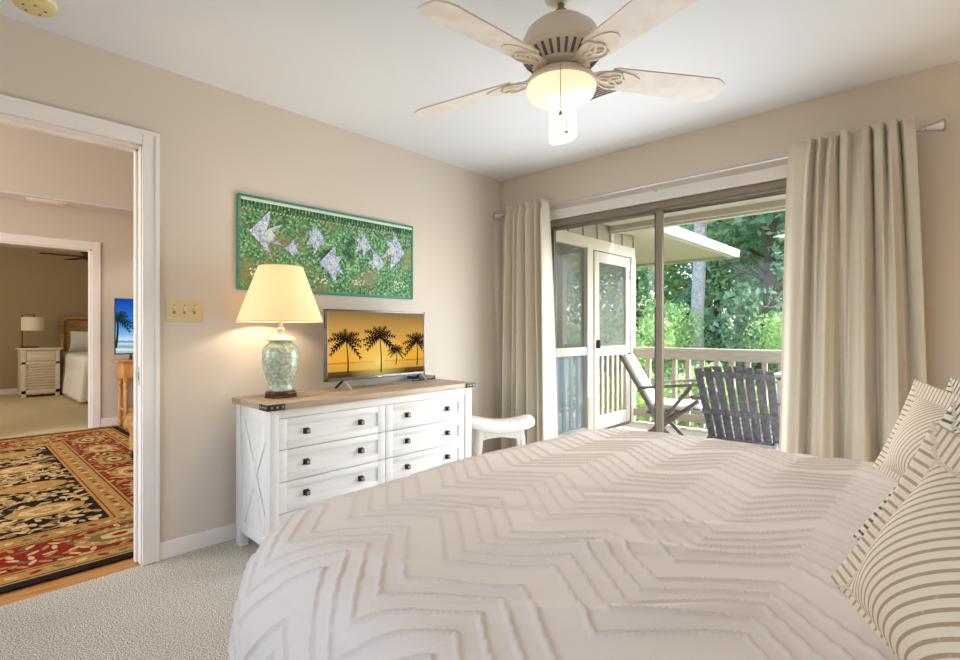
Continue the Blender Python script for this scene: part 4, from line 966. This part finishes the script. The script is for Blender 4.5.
# ------------------------------------------------------------------ living room: rug, console, television, ottoman
def rug():
    x0, x1, y0, y1 = -4.30, -.13, -1.50, 1.42; z = .008
    M_blk = mat('rug_black', S(26, 20, 22), .95, col2=S(44, 32, 30), nscale=90, spec=.1)
    M_red = mat('rug_red', S(158, 44, 30), .95, col2=S(124, 34, 26), nscale=90, spec=.1)
    M_cr = mat('rug_cream', S(226, 200, 150), .95, col2=S(200, 168, 112), nscale=70, spec=.1)
    M_grn = mat('rug_olive', S(120, 108, 70), .95, spec=.1)
    ms = [M_blk, M_gold, M_red, M_cr, M_grn]; b = B(); q = random.Random(11)
    bx(b, x0, x1, y0, y1, 0, z, .002)
    def rect(a, c, d, e_, k, m):
        b.faces.new([b.verts.new(p) for p in ((a, d, z+k), (c, d, z+k), (c, e_, z+k), (a, e_, z+k))]).material_index = m
    def ring(i0, i1, k, m):  # inset bands
        rect(x1-i1, x1-i0, y0+i0, y1-i0, k, m); rect(x0+i0, x0+i1, y0+i0, y1-i0, k, m); rect(x0+i1, x1-i1, y0+i0, y0+i1, k, m); rect(x0+i1, x1-i1, y1-i1, y1-i0, k, m)
    def blob(cx, cy, a, c, th, k, m, n=12, spiky=0):
        pts = []
        for j in range(n):
            t = j*2*math.pi/n; f = 1+spiky*(j % 2); u = a*math.cos(t)*f; v = c*math.sin(t)*f
            pts.append((cx+u*math.cos(th)-v*math.sin(th), cy+u*math.sin(th)+v*math.cos(th), z+k))
        b.faces.new([b.verts.new(p) for p in pts]).material_index = m
    ring(.06, .20, .0006, 1); ring(.075, .085, .001, 0); ring(.175, .185, .001, 2)
    ring(.20, .56, .0006, 2); ring(.56, .72, .0006, 1); ring(.575, .583, .001, 0); ring(.695, .703, .001, 2)
    fx0, fx1, fy0, fy1 = x0+.72, x1-.72, y0+.72, y1-.72
    # guard beads and border flowers
    def along(inset, sp, fn):
        L1 = (x1-x0-2*inset); L2 = (y1-y0-2*inset)
        for i in range(int(L1/sp)):
            x = x0+inset+(i+.5)*L1/int(L1/sp); fn(x, y0+inset, 0, i); fn(x, y1-inset, 0, i)
        for i in range(int(L2/sp)):
            y = y0+inset+(i+.5)*L2/int(L2/sp); fn(x0+inset, y, math.pi/2, i); fn(x1-inset, y, math.pi/2, i)
    along(.13, .085, lambda x, y, t, i: (blob(x, y, .028, .016, t+.6*(1 if i % 2 else -1), .0012, (3, 2, 4)[i % 3], 8)))
    along(.64, .07, lambda x, y, t, i: (blob(x, y, .024, .016, t+.6*(1 if i % 2 else -1), .0012, (3, 4, 2)[i % 3], 8)))
    def flower(x, y, t, i):
        blob(x, y, .20, .125, t, .0010, 1, 16, .06); blob(x, y, .135, .08, t, .0014, 3 if i % 2 else 4, 14, .1); blob(x, y, .085, .05, t, .0018, 1 if i % 2 else 3, 12, .15); blob(x, y, .04, .024, t, .0022, 2, 8)
        for a in range(10):
            w = a*.628; blob(x+.165*math.cos(w)*math.cos(t)-.1*math.sin(w)*math.sin(t), y+.165*math.cos(w)*math.sin(t)+.1*math.sin(w)*math.cos(t), .017, .008, w+t, .0021, 3, 6)
    along(.38, .56, flower)
    def sprig(x, y, t, i):
        blob(x+q.uniform(-.02, .02), y+q.uniform(-.02, .02), .034, .013, q.uniform(0, 3.14), .0011, q.choice((3, 3, 1, 1, 4)), 7); 
    for off in (.225, .265, .305, .345, .415, .455, .495, .535): along(off, .078, sprig)
    # field: ovals, leaf sprays and vines on black
    ovals = []
    for i in range(4):
        for j in range(3):
            ovals.append((fx0+(i+.5)*(fx1-fx0)/4+(.1 if j % 2 else -.1), fy0+(j+.5)*(fy1-fy0)/3))
    for i, (x, y) in enumerate(ovals):
        blob(x, y, .13, .19, 0, .0010, 1, 18, .05); blob(x, y, .085, .13, 0, .0014, 3 if i % 2 else 1, 14, .1); blob(x, y, .05, .07, 0, .0018, 1, 10, .2); blob(x, y, .02, .03, 0, .0022, 3, 8)
    for k in range(1500):
        x, y = q.uniform(fx0+.03, fx1-.03), q.uniform(fy0+.03, fy1-.03)
        if any(((x-ox)/.15)**2+((y-oy)/.21)**2 < 1 for ox, oy in ovals): continue
        t = q.uniform(0, 6.28); s = q.uniform(.6, 1.25)
        blob(x, y, .034*s, .019*s, t, .0010+.0006*q.random(), q.choice((3, 3, 3, 1, 1, 4)), 7)
        if k % 2: blob(x+.045*math.cos(t+.8), y+.045*math.sin(t+.8), .032*s, .013*s, t+1.2, .0016, q.choice((3, 1)), 6)
    for k in range(60):
        x, y = q.uniform(fx0+.1, fx1-.1), q.uniform(fy0+.1, fy1-.1); a = q.uniform(0, 6.28); c_ = q.uniform(-2.5, 2.5); pr_ = None
        for j in range(9):
            p_ = (x, y); dx, dy = math.cos(a), math.sin(a); w = .004
            nx_, ny_ = -dy*w, dx*w; x2, y2 = x+dx*.035, y+dy*.035
            if fx0 < x2 < fx1 and fy0 < y2 < fy1:
                b.faces.new([b.verts.new(p) for p in ((x-nx_, y-ny_, z+.0008), (x2-nx_, y2-ny_, z+.0008), (x2+nx_, y2+ny_, z+.0008), (x+nx_, y+ny_, z+.0008))]).material_index = 3
            x, y = x2, y2; a += c_*.1
    o = obj('area_rug', b, ms, None, 0, recalc=False)
    for f in o.data.polygons: pass
    return tag(o, 'large oriental rug with black floral field and red border', 'rug')
rug()
ct = thing('console_table', 'honey pine console table with turned legs by the far doorway', 'table', (-4.2, 1.75, 0))
b = B(); bx(b, -4.40, -4.03, 1.37, 2.2, .765, .79, .006); obj('table_top', b, M_pine, ct)
b = B(); bx(b, -4.39, -4.06, 1.43, 2.15, .58, .765, .004); obj('apron', b, M_pine, ct)
b = B(); bx(b, -4.06, -4.045, 1.50, 1.78, .61, .74, .004); dw = obj('drawer', b, M_pine, ct); b = B(); lathe(b, (-4.045, 1.64, .675), [(.008, 0), (.014, .01), (.012, .02), (.002, .024)], 12, 'X'); obj('knob', b, M_brass, dw)
for x in (-4.365, -4.085):
    for y in (1.46, 2.12):
        b = B(); lathe(b, (x, y, 0), [(.018, 0), (.026, .02), (.03, .06), (.018, .085), (.024, .10), (.022, .3), (.027, .45), (.02, .47), (.03, .5), (.03, .52), (.022, .535), (.03, .55), (.03, .6)], 16); obj('leg', b, M_pine, ct)
b = B(); bx(b, -4.38, -4.07, 1.45, 2.13, .2, .225, .004); obj('shelf', b, M_pine, ct)
t2 = thing('television', 'television showing a blue beach and palm on the pine console table', 'television', (-4.16, 1.75, .79))
b = B(); bx(b, -4.18, -4.145, 1.365, 2.35, .858, 1.505, .004); obj('housing', b, M_black, t2)
M_beach = screen_mat('beach_screen', [(0, S(206, 206, 206)), (.05, S(170, 190, 200)), (.10, S(238, 244, 246)), (.14, S(100, 170, 200)), (.20, S(216, 234, 240)), (.235, S(60, 140, 190)), (.27, S(216, 232, 244)), (.36, S(150, 196, 236)), (.55, S(62, 128, 218)), (1, S(24, 74, 178))], None, .95, nz=.05)
b = B(); xs = -4.1445
b.faces.new([b.verts.new(p) for p in ((xs, 1.373, .87), (xs, 2.342, .87), (xs, 2.342, 1.497), (xs, 1.373, 1.497))])
Yf2 = lambda u: lerp(1.373, 2.342, u); Zf2 = lambda v: lerp(.87, 1.497, v)
M_palm2 = emis('palm_dark_green', S(26, 52, 40), 1)
palm(b, .02, .62, -.0, .1, .26, xs+.0006, Yf2, Zf2, 1, 9, 12, .01); palm(b, .42, .7, .5, .1, .3, xs+.0006, Yf2, Zf2, 1, 10, 12, .01)
b2 = [v for v in b.verts if v.co.y < 1.373]
for v in b2: v.co.y = 1.373
obj('screen', b, [M_beach, M_palm2], t2, smooth=0, recalc=False)
for y in (1.52, 2.2):
    b = B(); bar(b, (-4.16, y, .86), (-4.07, y-.03, .795), .014, .012, (0, 0, 1), .002); bar(b, (-4.16, y, .86), (-4.24, y+.03, .795), .014, .012, (0, 0, 1), .002); obj('stand_foot', b, M_black, t2)
ot = thing('ottoman', 'gold upholstered ottoman with dark turned feet on the rug by the doorway', 'ottoman', (-2.35, 1.40, .008))
ox, oy = -2.35, 1.40
b = B(); lathe(b, (ox, oy, .008), [(.24, .07), (.275, .09), (.28, .16), (.272, .22), (.285, .26), (.305, .30), (.31, .34), (.29, .39), (.22, .42), (.05, .43)], 40); obj('cushion', b, M_tan, ot)
for k in range(4):
    a = -1.75+k*math.pi/2; b = B(); lathe(b, (ox+.245*math.cos(a), oy+.245*math.sin(a), .010), [(.015, 0), (.028, .02), (.03, .04), (.018, .06), (.026, .09)], 14); obj('foot', b, M_dkwood, ot)

# ------------------------------------------------------------------ far bedroom: nightstand, lamp, bed, fan
n3 = thing('nightstand', 'cream louvered nightstand against the far bedroom wall', 'nightstand', (-8.75, 1.17, 0))
nx0, nx1, ny0, ny1 = -9.05, -8.48, .92, 1.42
b = B(); bx(b, nx0-.02, nx1+.03, ny0-.035, ny1+.035, .80, .835, .008); obj('top', b, M_nightst, n3)
b = B(); bx(b, nx0, nx1-.02, ny0, ny1, .04, .80, .004); bx(b, nx1-.03, nx1, ny0, ny0+.06, 0, .80, .003); bx(b, nx1-.03, nx1, ny1-.06, ny1, 0, .80, .003); bx(b, nx1-.03, nx1, ny0, ny1, .06, .12, .003); bx(b, nx1-.03, nx1, ny0, ny1, .56, .60, .003)
bx(b, nx0, nx0+.05, ny0, ny0+.05, 0, .1); bx(b, nx0, nx0+.05, ny1-.05, ny1, 0, .1); obj('cabinet', b, M_nightst, n3)
b = B(); bx(b, nx1-.02, nx1+.006, ny0+.07, ny1-.07, .62, .77, .004); bx(b, nx1+.004, nx1+.012, ny0+.10, ny1-.10, .65, .74, .004); obj('drawer', b, M_nightst, n3)
for i in range(9):
    b = B(); z = .145+i*.046; bar(b, (nx1-.012, ny0+.06, z), (nx1-.012, ny1-.06, z), .006, .05, (.7, 0, .7), .001); obj('louver', b, M_nightst, n3)
l3 = thing('desk_lamp', 'white drum shade lamp with dark arm on the far nightstand', 'lamp', (-8.72, 1.0, .835))
b = B(); bx(b, -8.80, -8.64, .92, 1.16, .835, .855, .004); obj('base', b, M_iron, l3)
b = B(); tube(b, [(-8.72, .95, .85), (-8.72, .95, 1.40), (-8.72, 1.10, 1.40)], .008, 8); tube(b, [(-8.72, 1.10, 1.405), (-8.72, 1.10, 1.33)], .01, 8); obj('stem', b, M_iron, l3)
b = B(); lathe(b, (-8.72, 1.10, 0), [(.165, 1.13), (.165, 1.36), (.162, 1.36), (.162, 1.13)], 32, close=False); obj('lamp_shade', b, mat('drum_shade', S(236, 226, 204), .8), l3)
b3 = thing('far_bed', 'bed with white ruffled bedding and wicker headboard in the far bedroom', 'bed', (-8.2, 2.3, 0))
b = B(); bx(b, -9.27, -9.19, 1.52, 3.1, .2, 1.34, .03); tube(b, [(-9.18, 1.55, .3), (-9.18, 1.55, 1.30), (-9.18, 1.60, 1.36), (-9.18, 3.0, 1.36)], .035, 10); obj('headboard', b, M_wicker, b3)
b = B(); bx(b, -9.15, -6.95, 1.65, 3.1, .25, .62, .06, seg=3); obj('mattress', b, M_linen, b3)
nu, nv = 120, 14; V = []; Fq = []
for j in range(nv):
    t = j/(nv-1)
    for i in range(nu):
        a = i/(nu-1); d_ = a*3.4; w = .02*math.sin(i*1.1)*t+.05*t+.02
        V.append((-9.12+d_, 1.54-w, .66-.63*t) if d_ < 2.2 else (-6.92+w, 1.54-w+(d_-2.2)*1.25, .66-.63*t))
for j in range(nv-1):
    for i in range(nu-1): k = j*nu+i; Fq.append((k, k+1, k+nu+1, k+nu))
sk = npobj('bed_skirt', V, Fq, M_linen, b3); md = sk.modifiers.new('cloth', 'SOLIDIFY'); md.thickness = .006
b = B(); bx(b, -9.1, -6.88, 1.50, 3.1, .40, .74, .08, seg=4); obj('duvet', b, M_linen, b3)
V, Fq, SC = pillow_mesh(.62, .42, .2, .02, .02); ang_ = R(-25); c_, s_ = math.cos(ang_), math.sin(ang_)
W_ = np.stack([V[:, 1]*c_+V[:, 2]*(-s_)*-1*-1, V[:, 0], V[:, 2]*c_+V[:, 1]*s_*-1], 1)
po = npobj('far_bed_pillow', W_+np.array((0, 0, .21)), Fq, M_linen, None, True); po.location = (-8.93, 1.92, .72); tag(po, 'white ruffled pillow leaning on the wicker headboard', 'pillow')
f3 = thing('far_ceiling_fan', 'ceiling fan with dark thin blades in the far bedroom, partly seen', 'ceiling fan', (-7.0, 1.62, 2.2))
b = B(); lathe(b, (-7.0, 1.62, 0), [(.05, 2.6), (.05, 2.55), (.015, 2.54), (.015, 2.36), (.1, 2.34), (.11, 2.26), (.05, 2.22)], 20); obj('motor_housing', b, M_iron, f3)
for k in range(5):
    a = R(200+72*k); b = B(); bar(b, (-7.0+.1*math.cos(a), 1.62+.1*math.sin(a), 2.28), (-7.0+.62*math.cos(a), 1.62+.62*math.sin(a), 2.28), .12, .008, (0, 0, 1)); obj('blade', b, M_iron, f3)
light('living_downlight', 'SPOT', (-4.0, 1.62, 2.5), 30, (1, .84, .6), (0, R(-12), 0), spot_size=R(110), spot_blend=.8, shadow_soft_size=.05)
